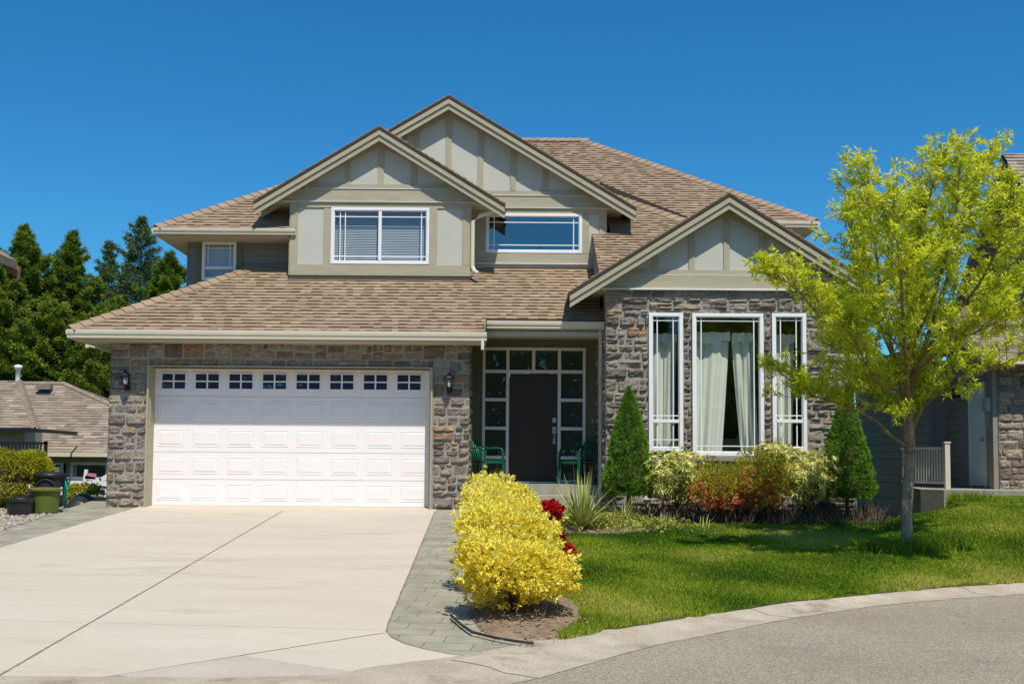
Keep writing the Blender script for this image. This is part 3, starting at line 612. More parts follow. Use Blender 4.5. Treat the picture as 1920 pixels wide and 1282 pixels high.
d = MB(); d.tube([(W(938, 388, YDm-.2).x, YDm-.15, W(938, 386, YDm-.15).z), (W(930, 394, YDm-.1).x, YDm-.1, W(930, 394, YDm-.1).z), (W(900, 405, YDm-.08).x, YDm-.08, W(900, 405, YDm-.08).z), (W(886.5, 420, YDm-.05).x, YDm-.05, W(886, 417, YDm).z), (W(885.5, 505, YDm-.05).x, YDm-.05, W(885.5, 500, YDm).z), (W(889, 510, YDm-.1).x, YDm-.08, W(888, 509, YDm).z), (W(897, 515, YDm-.2).x, YDm-.2, W(896, 513, YDm-.2).z)], .04, 8); d.build('downspout', 'gutter', house)
# big gable behind
bgab = gable(YL, (841.5, 178), (490, 384), (1192.5, 385), 7.5, seed=50, over=.28, battens=[(835.8, 846), (896, 906), (957, 967), (1017, 1027), (1079, 1089), (775, 785)], bands=[(357.5, 366, .028), (367.5, 389, .035)], zbot_px=390)
xb1 = W(1137.9, 420, YL).x; xb0 = W(860, 420, YL).x; zt_ = W(1000, 390, YL).z; zb_ = W(1000, 500, YL).z
bh = [(W(915, 437, YL).x, W(1087, 437, YL).x, W(1000, 471, YL).z, W(1000, 405, YL).z)]
m = MB(); wall_holes(m, xb0-.6, xb1-.01, zb_-.2, zt_, YL, YL+.1, bh); m.box(xb1-.11, xb1-.01, YL+.1, 5, zb_, zt_); m.build('gable_wall', 'panel', house)
tb = MB()
for a_ in [(870, 391, 911, 491), (1091.3, 400.7, 1104.7, 475), (1124.5, 391, 1137.9, 445)]: pxbox(tb, *a_, YL-.022, .022)
pxbox(tb, 911, 391, 1124.5, 400.7, YL-.022, .022); pxbox(tb, 911, 475, 1106, 492.5, YL-.022, .022); tb.build('trim_board', 'trim', house)
pn = MB(); pxbox(pn, 1106, 475, 1112, 500, YL-.02, .02); pn.build('trim_board', 'trim', house)
fl = MB(); pxbox(fl, 885, 492.8, 1106, 495, YL-.06, .06); fl.build('flashing', 'flash', house)
w_, ext = window(house, (911, 400.7, 1091.3, 474.8), YL, vx=[926.5, 1075.5], hz=[417, 459.5], gl='skypane', fw=.055)
room(house, ext[0]-.05, ext[1]+.05, YL+.101, YL+2, ext[2]-.05, ext[3]+.05)
# wing gable
wg = gable(YW-.0, (1367.5, 361), (1068.5, 541), (1661, 549), 3.0, seed=60, over=.30, battens=[(1356.9, 1367.8), (1291, 1302), (1424, 1435), (1222.5, 1233.5), (1487, 1498)], bands=[(507, 517, .028), (519, 542, .05)], zbot_px=544)
fs_ = MB(); pxbox(fs_, 1128, 541.5, 1590, 544, YW-.1, .1); fs_.build('flashing', 'flash', house)
# ---------------- wing roof behind the right gable (front slope with a hip at its right)
PB = .59; YB0 = -.5; q = W(1140, 440, YL); ZB = q.z-PB*(YL-YB0)
xcl = W(1113.5, 470, 1.6).x
hipx = HP(1192.5, 385, ZB-PB*YB0, PB)           # a point of the hip line
hx0 = hipx.x; hy0 = hipx.y
def hipX(y): return hx0+(hy0-y)*.93
zB = lambda y: ZB+PB*(y-YB0)
roof(house, [(xcl, .3), (hipX(.3), .3), (hipX(5.2), 5.2), (1.9, 5.2), (1.9, YL+.1), (xcl, YL+.1)], (0, .3, zB(.3)), (0, 1), PB, seed=70)
caps(house, (hipX(.3), .3, zB(.3)+.03), (hipX(5.0), 5.0, zB(5.0)+.03))
roof(house, [(hipX(.3), .3), (hipX(.3), 6), (hipX(5.2), 6), (hipX(5.2), 5.2)], (hipX(.3), 0, zB(.3)), (-1, 0), PB, seed=71, wid=(.2, .5))
ck = MB(); ck.prism([(0, 0), (1, 0), (1, 1)], 0, 1) if False else None
ck.add([(xcl+.02, .3, zg(.3)-.1), (xcl+.02, YL, zg(YL)-.1), (xcl+.02, YL, zB(YL)-.02), (xcl+.02, .3, zB(.3)-.02)], [(0, 1, 2, 3)]); ck.add([(xcl+.06, .3, zg(.3)-.1), (xcl+.06, YL, zg(YL)-.1), (xcl+.06, YL, zB(YL)-.02), (xcl+.06, .3, zB(.3)-.02)], [(3, 2, 1, 0)]); ck.build('cheek_wall', 'siding', house)
# ---------------- main roof
PM = .65; YM = 3.35
qr = W(1531, 417, YM); ZM = qr.z; XR = qr.x; 
ridge = W(1095, 261.5, YM+3.98*.99)
rx = ridge.x; run = XR-rx; YR = YM+run; ZR = ZM+PM*run
roof(house, [(-.5, YM), (XR, YM), (rx, YR), (-1.5, YR), (-1.5, YM+1)], (0, YM, ZM), (0, 1), PM, seed=80)
roof(house, [(XR, YM), (XR, YR+3), (rx, YR+.02), (rx, YR)], (XR, 0, ZM), (-1, 0), PM, seed=81, wid=(.25, .5))
roof(house, [(-1.5, YR), (rx, YR), (XR, YR+run), (-2, YR+run)], (0, YR+run, ZM), (0, -1), PM, seed=82, wid=(.4, .8))
caps(house, (XR, YM, ZM+.03), (rx, YR, ZR+.03)); caps(house, (rx+.15, YR, ZR+.035), (-1.4, YR, ZR+.035))
gutter((2.6, YM+.03, ZM+.01), (XR+.02, YM+.03, ZM+.01), .12); gutter((XR-.03, YM+.0, ZM+.01), (XR-.03, YR+3, ZM+.01), .12, out=(1, 0))
m = MB(); m.box(2.6, XR-.05, YM+.05, YM+.8, ZM-.16, ZM-.14); m.box(XR-.8, XR-.05, YM+.8, YR+3, ZM-.16, ZM-.14); m.build('soffit', 'soffit', house)
m = MB(); m.box(2.6, XR-.03, YM+.03, YM+.05, ZM-.16, ZM); m.box(XR-.05, XR-.03, YM+.05, YR+3, ZM-.16, ZM); m.build('fascia', 'trim', house)
m = MB(); m.box(2.0, XR-.62, YM+.62, YR+3, 2.0, ZM-.16); m.build('upper_wall', 'siding', house)
# left upper block
YU = 1.52; q = W(291, 429, YU); XU, ZU = q.x, q.z; top = 3.9
roof(house, [(XU, YU), (-4.15, YU), (-4.15, YU+.9), (-2.4, YU+1.2), (-2.4, YU+4.1), (XU+4.1, YU+4.1)], (0, YU, ZU), (0, 1), PM, seed=90)
roof(house, [(XU, YU), (XU, YU+8.2), (XU+4.1, YU+4.1)], (XU, 0, ZU), (1, 0), PM, seed=91, wid=(.3, .6))
roof(house, [(XU+4.1, YU+4.1), (XU, YU+8.2), (-2.4, YU+8.2), (-2.4, YU+4.1)], (0, YU+8.2, ZU), (0, -1), PM, seed=92, wid=(.4, .8))
caps(house, (XU, YU, ZU+.03), (XU+4.1, YU+4.1, ZU+PM*4.1+.03))
gutter((XU-.02, YU+.03, ZU+.01), (-4.15, YU+.03, ZU+.01), .11); gutter((XU+.03, YU+8, ZU+.01), (XU+.03, YU, ZU+.01), .11, out=(-1, 0))
xw = W(352.5, 490, YL).x
m = MB(); m.box(XU+.05, -4.2, YU+.05, YL, ZU-.14, ZU-.12); m.box(XU+.05, xw, YL, 9.0, ZU-.14, ZU-.12); m.build('soffit', 'soffit', house)
m = MB(); m.box(XU+.03, -4.2, YU+.03, YU+.05, ZU-.14, ZU); m.box(XU+.03, XU+.05, YU+.05, 9, ZU-.14, ZU); m.build('fascia', 'trim', house)
lh = [(W(382, 488, YL).x, W(441, 488, YL).x, W(410, 523, YL).z, W(410, 456, YL).z)]
m = MB(); wall_holes(m, xw, -3.2, zg(YL)-1.3, ZU-.14, YL, YL+.12, lh); m.box(xw, xw+.12, YL+.12, 8, 1.5, ZU-.14); m.build('upper_wall', 'siding', house)
m = MB(); tr0, tr1 = W(368.5, 490, YL).x, W(456.5, 490, YL).x
z_ = zg(YL)-1.0; lap(m, xw, tr0, z_, ZU-.14, YL, .155); lap(m, tr1, -3.2, z_, ZU-.14, YL, .155); m.box(xw-.015, xw, YL-.02, 8, z_, ZU-.14); m.build('lap_siding', 'siding', house)
m = MB(); wall_holes(m, tr0, tr1, z_, ZU-.14, YL-.026, YL, [(W(380, 488, YL).x, W(443, 488, YL).x, W(410, 526, YL).z, W(410, 453, YL).z)]); m.build('trim_board', 'olive', house)
w_, ext = window(house, (379.3, 452.7, 443.3, 525.5), YL-.02, vx=[(390, 453, 500), (431.5, 453, 500)], hz=[(465, 379, 443)], rail=[502.5], gl='paneblind', fw=.05)
bb = MB(); bb.box(ext[0]+.03, ext[1]-.03, YL+.1, YL+.11, ext[2]+.03, ext[3]-.03); bb.build('blind', 'blind', house)
room(house, ext[0]-.05, ext[1]+.05, YL+.13, YL+1.5, ext[2]-.05, ext[3]+.05)
m = MB(); m.box(XG0+.3, 5.4, 6.3, 9.5, -.3, 2.8); m.build('rear_wall', 'siding', house)
# ================================================================ THE GROUND
SD = .061
ST_Z = -.70
kpx = [(903, 1282), (1000, 1254.6), (1100, 1226), (1200, 1201), (1306, 1182), (1450, 1154), (1623, 1130), (1780, 1117), (1920, 1108)]
kst = [HP(*p, ST_Z, 0) for p in kpx]
kbx = [(905, 1234), (1000, 1215), (1060, 1200), (1129, 1187), (1200, 1174), (1306, 1157), (1479, 1130), (1623, 1115.5), (1780, 1102), (1920, 1094)]
kbk = [HP(*p, -.66 if p[0] > 1000 else -.68, 0) for p in kbx]
def extend(P, a, b):
    return [a]+[(p.x, p.y) for p in P]+b
kS = extend(kst, (-2.2, -12.75), [(8.5, -5.2), (12, -4.0), (40, 2)])
kS = [(-40, -14.2), (-12, -13.6), (-6, -13.2)]+kS
_e = [HP(p_[0], p_[1], 0, SD) for p_ in ((600, 1300), (680, 1284), (800, 1255))]
kB = [(p.x, p.y) for p in _e]+[(p.x, p.y) for p in kbk]+[(8.5, -4.75), (12, -3.5), (40, 2.5)]
def interp(P, x):
    for (a, b), (c, d) in zip(P, P[1:]):
        if a <= x <= c: return b+(d-b)*(x-a)/(c-a)
    return P[0][1] if x < P[0][0] else P[-1][1]
sm01 = lambda t: (lambda u: u*u*(3-2*u))(min(max(t, 0), 1))
def lawnZ(x, y):
    ky = interp(kB, x); s = (y-ky)/(-1.5-ky) if ky < -1.6 else 1
    z = -.645+.545*min(max(s, 0), 1)+(.04*max(0, y+1.5) if s > 1 else 0)
    if y > -1.1 and x > 5: z -= 1.3*sm01((y+1.1)/.9)*(1-sm01((x-7.3-.36*max(0, y))/.4))*sm01((x-5.9)/.3)
    return z+.21*sm01((x-5.6)/2.2)*sm01((y-ky)/4)+.02*noise.noise(Vector((x*.7, y*.7, 0)))
def terr(x, y):
    ks = interp(kS, x)
    if y < max(ks, interp(kB, x)+.15 if x > -1.2 else ks): z = ST_Z-.12
    elif x > .2: z = min(lawnZ(x, y)-.08, 1)
    else: z = max(SD*y, ST_Z)-.08 if y < 0 else -.08
    if x < -7.4 and y > .6: z -= 1.75*sm01((y-.6)/5)*sm01((-7.4-x)/1.2)
    if y > 12: z = z-.9*sm01((y-12)/20)
    return z
def sheet(name, m, xs, ys, zf, kind='structure'):
    mb = MB(); n = len(xs); vs = [(x, y, zf(x, y)) for y in ys for x in xs]
    mb.add(vs, [(j*n+i, j*n+i+1, j*n+i+n+1, j*n+i+n) for j in range(len(ys)-1) for i in range(n-1)]); return mb.build(name, m, origin=(0, 0, 0), kind=kind)
fr = lambda a, b, s: [a+(b-a)*i/s for i in range(s+1)]
sheet('terrain', 'terrain', [-900, -300, -100]+fr(-40, -13, 9)+fr(-12, 14, 65)+fr(16, 40, 8)+[100, 300, 900], [-300, -80, -40]+fr(-16, 8, 60)+fr(10, 40, 15)+[100, 300, 1200], terr)
# street
mb = MB(); pts = []
for i in range(len(kS)-1):
    (a, b), (c, d) = kS[i], kS[i+1]; n = max(1, int(abs(c-a)/.4))
    pts += [(a+(c-a)*k/n, b+(d-b)*k/n) for k in range(n)]
pts.append(kS[-1]); vs = []
for x, y in pts: vs += [(x, -60, ST_Z), (x, -16, ST_Z), (x, y+.004*random.uniform(-1, 1), ST_Z)]
fs = []
for i in range(len(pts)-1):
    k = i*3; fs += [(k, k+3, k+4, k+1), (k+1, k+4, k+5, k+2)]
mb.add(vs, fs); mb.build('street', 'asphalt', origin=(0, -20, ST_Z), kind='structure')
# rolled kerb
mb = MB(); xs = fr(kst[0].x-.9, 14, 150); vs = []
dpt = []
kline = [(kst[0].x-3.5, kst[0].y-.75), (kst[0].x-.9, kst[0].y-.3)]+[(p.x, p.y) for p in kst]+[(8.5, -5.2), (12, -4.0), (16, -2.9)]
acc = []
for (a, b), (c, d) in zip(kline, kline[1:]):
    n = max(1, int(math.hypot(c-a, d-b)/.12)); acc += [(a+(c-a)*k/n, b+(d-b)*k/n) for k in range(n)]
acc.append(kline[-1])
def smooth(P, it=6):
    P = [Vector(p) for p in P]
    for _ in range(it): P = [P[0]]+[(P[i-1]+P[i]*2+P[i+1])/4 for i in range(1, len(P)-1)]+[P[-1]]
    return P
acc = smooth(acc, 14)
for i, p in enumerate(acc):
    d = (acc[min(i+1, len(acc)-1)]-acc[max(i-1, 0)]).normalized(); nrm = Vector((-d.y, d.x)); kb = interp(kB, p.x)
    flat = sm01((p.x+.55)/.9)
    # profile: gutter pan, dip, rolled rise, flat back
    wb = max((kb-p.y)*abs(d.x)+.06, .46 if p.x > 0 else .36)
    wb = min(wb, 1.6)
    for u, h in ((-.22, .004), (-.06, .006), (.06, .004+.0*flat), (.14, .016*flat+.006), (.22, .036*flat+.008), (.34, .044*flat+.010), (wb, .046*flat+.012), (wb+.25, .02*flat+.002)):
        q = p+nrm*(u+.012*noise.noise(Vector((p.x*3, p.y*3, u)))); vs.append((q.x, q.y, ST_Z+h+.003*noise.noise(Vector((q.x*5, q.y*5, 1)))))
n = 8
for i in range(len(acc)-1):
    for j in range(n-1): k = i*n+j; mb.add([], []) if False else None
mb.add(vs, [(i*n+j, (i+1)*n+j, (i+1)*n+j+1, i*n+j+1) for i in range(len(acc)-1) for j in range(n-1)]); kerb_o = mb.build('kerb', 'kerbstone', origin=(2, -9, ST_Z), smooth=True, kind='structure')
for xk in (.05, 2.6, 5.6):
    i = min(range(len(acc)), key=lambda q: abs(acc[q].x-xk)); jm = MB(); row = [Vector(v) for v in vs[i*8:i*8+7]]; d = (acc[i+1]-acc[i-1]).normalized()*.007
    jm.add([(p.x+s_*d.x, p.y+s_*d.y, p.z+.003) for p in row for s_ in (-1, 1)], [(2*q, 2*q+1, 2*q+3, 2*q+2) for q in range(6)]); jm.build('kerb_joint', 'jointdark', kerb_o)
DP = lambda px, py: HP(px, py, 0, SD)
# driveway slab
dl0, dl1 = DP(236, 957.5), DP(0, 1027); dd = (dl1-dl0).normalized()
far = dl1+dd*4
rt = [DP(815, 960), DP(727, 1172), DP(725, 1183), DP(735, 1195), DP(760, 1207), DP(800, 1218), DP(850, 1227), DP(905, 1233)]
edge = [DP(800, 1255), DP(680, 1284)]
poly = [(dl0.x, 0.3), (dl0.x, dl0.y), (far.x, far.y), (far.x, -13.4), (edge[-1].x-1.5, -13.1), (edge[-1].x, edge[-1].y), (edge[0].x, edge[0].y)]+[(p.x, p.y) for p in reversed(rt)]+[(rt[0].x, .3)]
def flat(name, m, poly, zf, lift=0, kind='structure', parent=None, sub=None):
    mb = MB(); n = len(poly); vs = [(x, y, zf(x, y)+lift) for x, y in poly]; mb.add(vs, [tuple(range(n))])
    return mb.build(name, m, parent, origin=(poly[0][0], poly[0][1], 0) if parent is None else None, kind=kind if parent is None else None)
dz = lambda x, y: SD*min(y, 0) if SD*y > -.69 else -.69+0*(y)
dzp = lambda x, y: SD*y
drv = flat('driveway', 'concrete', poly, dzp, .004)
def strip(pts, w, lift, name, m, parent, jit=.004):
    mb = MB(); P = []
    for a, b in zip(pts, pts[1:]):
        n = max(1, int((b-a).length/.08)); P += [a+(b-a)*k/n for k in range(n)]
    P.append(pts[-1]); vs = []
    for i, p in enumerate(P):
        d = (P[min(i+1, len(P)-1)]-P[max(i-1, 0)]).normalized(); nn = Vector((-d.y, d.x, 0)); o = jit*noise.noise(p*4); w2 = w*(1+.5*noise.noise(p*9))
        vs += [p+nn*(o-w2/2)+Vector((0, 0, lift)), p+nn*(o+w2/2)+Vector((0, 0, lift))]
    mb.add(vs, [(2*i, 2*i+2, 2*i+3, 2*i+1) for i in range(len(P)-1)]); return mb.build(name, m, parent)
strip([DP(530, 958), DP(0, 1266), DP(-60, 1300)], .020, .007, 'expansion_joint', 'jointdark', drv)
strip([DP(219, 1266), DP(700, 1190), DP(727, 1186)], .012, .007, 'expansion_joint', 'jointdark', drv)
strip([DP(452, 1230), DP(710, 1267), DP(760, 1272)], .008, .007, 'expansion_joint', 'jointdark', drv, .002)
for a, b, w_ in (((0, 1163), (735, 1182), .004), ((20, 1079), (778, 1088), .003), ((0, 1082), (770, 1076), .0)):
    if w_: strip([DP(*a), DP(*b)], w_, .006, 'expansion_joint', 'jointdark', drv, .001)
strip([p for p in rt], .016, .0075, 'expansion_joint', 'jointdark', drv)
ap = [DP(219, 1267), DP(85, 1284), DP(-40, 1320), DP(420, 1330), DP(300, 1282)]
flat('apron', 'brownagg', [(p.x, p.y) for p in ap], dzp, .010)
ap = [DP(219, 1266.5), DP(300, 1282), DP(420, 1330), DP(700, 1330), DP(680, 1283), DP(710, 1267), DP(452, 1230)]
flat('apron', 'aggregate', [(p.x, p.y) for p in ap], dzp, .0075)
# paved strips either side of the driveway
pr_ = [(p.x, p.y) for p in rt]+[(DP(960, 1222).x, DP(960, 1222).y), (DP(1000, 1212).x, DP(1000, 1212).y), (.3, -10.45), (.3, -9.0), (.35, -5), (.4, -.3), (rt[0].x, -.02)]
flat('paved_border', 'paver', pr_, dzp, .0)
flat('paved_border', 'paver', [(dl0.x, 0), (dl0.x+.02, dl0.y), (far.x, far.y), (far.x-.3, far.y+.8)]+[(p.x, p.y) for p in (DP(-60, 1014), DP(0, 993), DP(90, 964))]+[(-7.75, 1.3), (-7.2, 1.4)], dzp, -.004)
# planting bed at the driveway tip and in front of the wing
def mound(name, m, cx_, cy_, rx_, ry_, h, zf, kind='structure', n=36, seed=0):
    mb = MB(); vs = []; R_ = 12
    for j in range(R_+1):
        for k in range(n):
            a = 2*math.pi*k/n; r = j/R_; w_ = 1+.18*noise.noise(Vector((math.cos(a)*1.8, math.sin(a)*1.8, seed))); x, y = cx_+rx_*r*w_*math.cos(a), cy_+ry_*r*w_*math.sin(a)
            vs.append((x, y, zf(x, y)+h*(1-r*r)+.02*noise.noise(Vector((x*7, y*7, seed)))*(1-r**6)-(.03 if j == R_ else 0)))
    mb.add(vs, [(j*n+k, j*n+(k+1) % n, (j+1)*n+(k+1) % n, (j+1)*n+k) for j in range(R_) for k in range(n)]); return mb.build(name, m, origin=(cx_, cy_, zf(cx_, cy_)), smooth=True, kind=kind)
bedZ = lambda x, y: max(SD*y, -.69)
tip = DP(985, 1180)
mound('planting_bed', 'soil', .12, -9.3, .56, 1.22, .06, bedZ, seed=3)
mound('planting_bed', 'soil', -.08, -5.5, .60, 4.0, .06, bedZ, seed=4)
mound('planting_bed', 'shadesoil', 3.6, -1.05, 2.9, .98, .05, lambda x, y: lawnZ(x, y), seed=5)
mound('planting_bed', 'soil', 1.1, -2.0, 1.3, 1.3, .05, lambda x, y: lawnZ(x, y), seed=6)
# irrigation hose at the tip of the bed
hp = [DP(845, 1160), DP(865, 1178), DP(885, 1192), DP(930, 1203), DP(965, 1209), DP(1000, 1213)]
hb_ = MB(); hb_.tube([p+Vector((0, 0, .035)) for p in hp], .012, 6); o = hb_.build('drip_hose', 'hose', smooth=True); tag(o, 'dark drip hose lying along the edge of the soil under the yellow shrubs', 'hose')
# steps up to the porch
m = MB(); m.box(XG1+.02, XP1-.1, .35, YD, FZ-.5, FZ-.01); m.build('porch_slab', 'step', house)
m = MB(); m.box(XP0+.3, XP1-.1, .0, .35, FZ-.6, FZ-.19); m.box(XP0+.3, XP1-.1, -.4, 0, FZ-.7, FZ-.36); m.build('porch_steps', 'step', house, bevel=.01)
# lawn: soil sheet, grass blades
kyb = lambda x: interp(kB, x)
lxl = .55
def lsheet():
    mb = MB(); xs = fr(.35, 14, 70); ny = 40; vs = []
    for x in xs:
        k0 = kyb(x)-.02 if x > .9 else max(kyb(x), -10.2+(.9-x)*2)
        for j in range(ny+1): y = k0+(2.5-k0)*j/ny; vs.append((x, y, lawnZ(x, y)))
    mb.add(vs, [(i*(ny+1)+j, (i+1)*(ny+1)+j, (i+1)*(ny+1)+j+1, i*(ny+1)+j+1) for i in range(len(xs)-1) for j in range(ny)]); mb.build('lawn', 'lawnbase', origin=(4, -5, 0), smooth=True, kind='structure')
lsheet()
mat('grass', (1, 1, 1), (.62, .72, .6), scale=.9, rough=.6, trans=.35, tint=[(0, (.075, .16, .006)), (.4, (.20, .31, .010)), (.75, (.37, .44, .020)), (1, (.58, .54, .11))], spec=.25)
def grass(n=440000):
    x = RNG.uniform(.4, 12.5, n*3); y = RNG.uniform(-11, 1.6, n*3)
    KX = np.array([p[0] for p in kB]); KY = np.array([p[1] for p in kB]); ky = np.interp(x, KX, KY)
    bed = (((x-3.6)/2.8)**2+((y+1.05)/.88)**2 < 1) | (((x-1.1)/1.25)**2+((y+2.0)/1.25)**2 < 1) | (((x-.12)/.50)**2+((y+9.3)/1.2)**2 < 1) | (((x+.08)/.62)**2+((y+5.5)/4)**2 < 1)
    vis = (x < (y+20)*.58) & ((x < 5.9) | (y < -1.0) | (x > 7.4))
    ky2 = ky+.03*np.sin(x*9)+.03*np.sin(x*23+1)
    keep = (y > ky2+.05*np.sin(x*3.1)*np.sin(x*7.7)) & (~bed) & vis & (x > .45+.1*np.sin(y*5))
    dist = y+20; keep &= RNG.random(n*3) < np.clip((12/dist)**1.5, .25, 1)
    x, y = x[keep][:n], y[keep][:n]; n = len(x)
    z = np.array([lawnZ(a, b) for a, b in zip(x, y)])
    P = np.stack([x, y, z-.005], 1); D = RNG.normal(size=(n, 3))*[.5, .5, .12]+[0, 0, 1]
    pn = noise3(P, 1.1); p2 = noise3(P, .45, 9); near = np.clip((y-np.interp(x, KX, KY))/.5, 0, 1)
    L = RNG.uniform(.035, .065, n)*(1+.25*p2)*np.where(near < 1, 1.15, 1)
    tint = np.clip(.44+.6*pn+1.0*p2+RNG.normal(0, .16, n)-.12*(1-np.clip((x-.5)/1.5, 0, 1)), 0, 1); yellow = RNG.random(n) < .02; tint = np.where(yellow, 1, tint)
    o = leaves('grass', P, D, L, RNG.uniform(.006, .011, n)*np.clip((y+20)/12, .9, 1.6), tint, 'grass', None, (4, -5, -.3), fold=.1); o['kind'] = 'stuff'
grass()
# gravel by the hedge
def gravel():
    mb = MB(); rnd = random.Random(5)
    g0, g1 = DP(0, 995), DP(108, 961)
    for i in range(5200):
        x = rnd.uniform(-9.4, -7.0); y = rnd.uniform(-4.6, -.55)
        lim = g1.x+(g0.x-g1.x)*(y-g1.y)/(g0.y-g1.y)
        if x > lim: continue
        s = rnd.uniform(.02, .05); z = SD*y+.004; n = 5; vs = []
        a0 = rnd.random()*6; top = (x+rnd.uniform(-.3, .3)*s, y, z+s*rnd.uniform(.4, .8))
        for k in range(n): a = a0+2*math.pi*k/n; r = s*rnd.uniform(.6, 1.1); vs.append((x+r*math.cos(a), y+r*math.sin(a), z+s*rnd.uniform(-.1, .15)))
        vs.append(top); mb.add(vs, [(k, (k+1) % n, n) for k in range(n)], rnd.random())
    o = mb.build('gravel', 'pebble', origin=(-8.5, -2, 0), kind='stuff')
gravel()
flat('gravel_bed', 'mortar', [(-7.5, -.5), (-11.5, -.5), (-11.5, -6), (DP(0, 997).x-.4, -5.6), (DP(0, 997).x, DP(0, 997).y)], dzp, -.001)
# ================================================================ THINGS IN THE LEFT YARD
def at(px, py, Y): p = W(px, py, Y); return p
def pot(c, r0, r1, h, label, cat, m, name, hollow=True, rim=.02, group=None):
    t = thing(name, c, label, cat, group); mb = MB(); z = .0
    mb.lathe(c, [(0, 0), (r0, 0), (r0, .01), (r1, h-.05), (r1+rim, h-.05), (r1+rim, h), (r1-.005, h), (r1-.02, h-.02), (r0-.01, .06), (0, .06)], 32); mb.build('pot_body', m, t, smooth=False); return t
bz = lambda y: SD*min(y, 0)
y = -1.1; p = W(84, 955, y)
t = thing('plastic_tub', (p.x, y, bz(y)), 'round olive green plastic tub with yellowish lid before the tall black bin', 'tub')
mb = MB(); mb.lathe((p.x, y, bz(y)), [(0, 0), (.19, 0), (.21, .02), (.225, .30), (.24, .34), (.25, .34), (.25, .355), (0, .355)], 36); mb.build('tub_body', 'greentub', t, smooth=False)
mb = MB(); mb.lathe((p.x, y, bz(y)), [(.0, .356), (.265, .356), (.275, .37), (.275, .40), (.25, .415), (.05, .425), (0, .425)], 36); mb.build('lid', 'olivelid', t)
mb = MB(); mb.box(p.x-.272, p.x-.255, y-.02, y+.02, .30+bz(y), .47+bz(y)); mb.box(p.x+.255, p.x+.272, y-.02, y+.02, .30+bz(y), .43+bz(y)); mb.build('handle', 'vinyl', t)
y = -1.45; p = W(37, 960, y)
pot((p.x, y, bz(y)), .185, .205, .27, 'low black plastic nursery pot on the gravel, in front of the clipped hedge', 'pot', 'blackplastic', 'plant_pot', group=None)
y = -.75; p = W(53, 945, y)
pot((p.x, y, bz(y)), .15, .165, .27, 'small black plastic pot half hidden between the low pot and the green tub', 'pot', 'blackplastic', 'plant_pot')
y = -.2; p = W(92, 950, y)
t = thing('trash_can', (p.x, y, 0), 'tall black plastic trash can with a closed lid between the hedge and the teal shell', 'trash can')
mb = MB(); mb.lathe((p.x, y, -.0), [(0, 0), (.20, 0), (.215, .03), (.245, .48), (.25, .5)], 32); mb.build('can_body', 'blackplastic', t, smooth=True)
mb = MB(); mb.lathe((p.x, y, 0), [(.25, .49), (.268, .49), (.272, .54), (.26, .57), (.24, .585), (.12, .60), (0, .60)], 32); mb.build('lid', 'black', t, smooth=True)
y = -.62; p = W(84, 950, y)
t = MB(); vs = []
arc = [(p.x+.19*math.cos(a), y, bz(y)+.27+.24*math.sin(a)) for a in [math.pi*k/20 for k in range(21)]]
t.tube(arc, .018, 8); t.add([(p.x-.16, y+.01, bz(y)+.02), (p.x+.16, y+.01, bz(y)+.02)]+[(p.x+.18*math.cos(a), y+.01, bz(y)+.27+.22*math.sin(a)) for a in [math.pi*k/12 for k in range(13)]], [tuple(range(15))])
o = t.build('garden_sieve', 'blackplastic'); tag(o, 'round topped black plastic panel leaning behind the green tub', 'garden panel')
y = .15; p = W(117, 945, y); t = MB(); prof = []
vs = []; fs = []; n = 14
for j in range(n+1):
    v = j/n; zz = .5*v; wdt = .075+.05*math.sin(v*3.1)**2-.03*(v > .9); cx_ = p.x-.04*math.sin(v*3.14)+.05*v
    for i in range(9): a = math.pi*(i/8); vs.append((cx_+wdt*math.cos(a)-.02, y-.10*math.sin(a), zz))
fs = [(j*9+i, (j+1)*9+i, (j+1)*9+i+1, j*9+i+1) for j in range(n) for i in range(8)]; t.add(vs, fs)
t.box(p.x-.09, p.x+.12, y-.08, y+.0, .48, .505)
o = t.build('plastic_shell', 'teal', smooth=True); tag(o, 'teal green moulded plastic shell standing on end beside the black trash can', 'plastic toy')
t = MB(); y = 1.1; pts = []
n = 14
for j in range(9):
    for i in range(n+1):
        u = i/n; v = j/8; a, b = W(125, 925, y).x, W(188, 925, y).x; x = a+(b-a)*u; hgt = .33*math.sin(math.pi*min(u*1.15, 1))**.7*math.sin(math.pi*v)**.6; pts.append((x, y-.35+.9*v, -.12+hgt+.02*noise.noise(Vector((x*6, v*5, 0)))))
t.add(pts, [(j*(n+1)+i, j*(n+1)+i+1, (j+1)*(n+1)+i+1, (j+1)*(n+1)+i) for j in range(8) for i in range(n)]); o = t.build('tarp', 'blackplastic', smooth=False); tag(o, 'black sheet draped over a low heap beside the stone garage corner', 'tarp')
# toy seesaw-like stand far behind
t = thing('garden_ornament', (W(163, 925, 14).x, 14, -1.4), 'white wooden garden whirligig with a pink vane in front of the neighbour basement window', 'garden ornament')
mb = MB(); Y_ = 14
def seg(mb, a, b, w_): A, B = W(*a, Y_), W(*b, Y_); mb.bar(A, B, w_, .05, up=(0, 1, 0))
seg(mb, (158, 912), (162, 880), .10); seg(mb, (160, 894), (190, 900), .10); seg(mb, (188, 901), (201, 893), .14); seg(mb, (168, 925), (170, 900), .07); mb.bar(W(168, 925, Y_), W(168, 960, Y_), .06); mb.build('stand', 'vinyl', t)
mb = MB(); seg(mb, (163, 892), (180, 893), .17); mb.build('vane', 'pink', t)
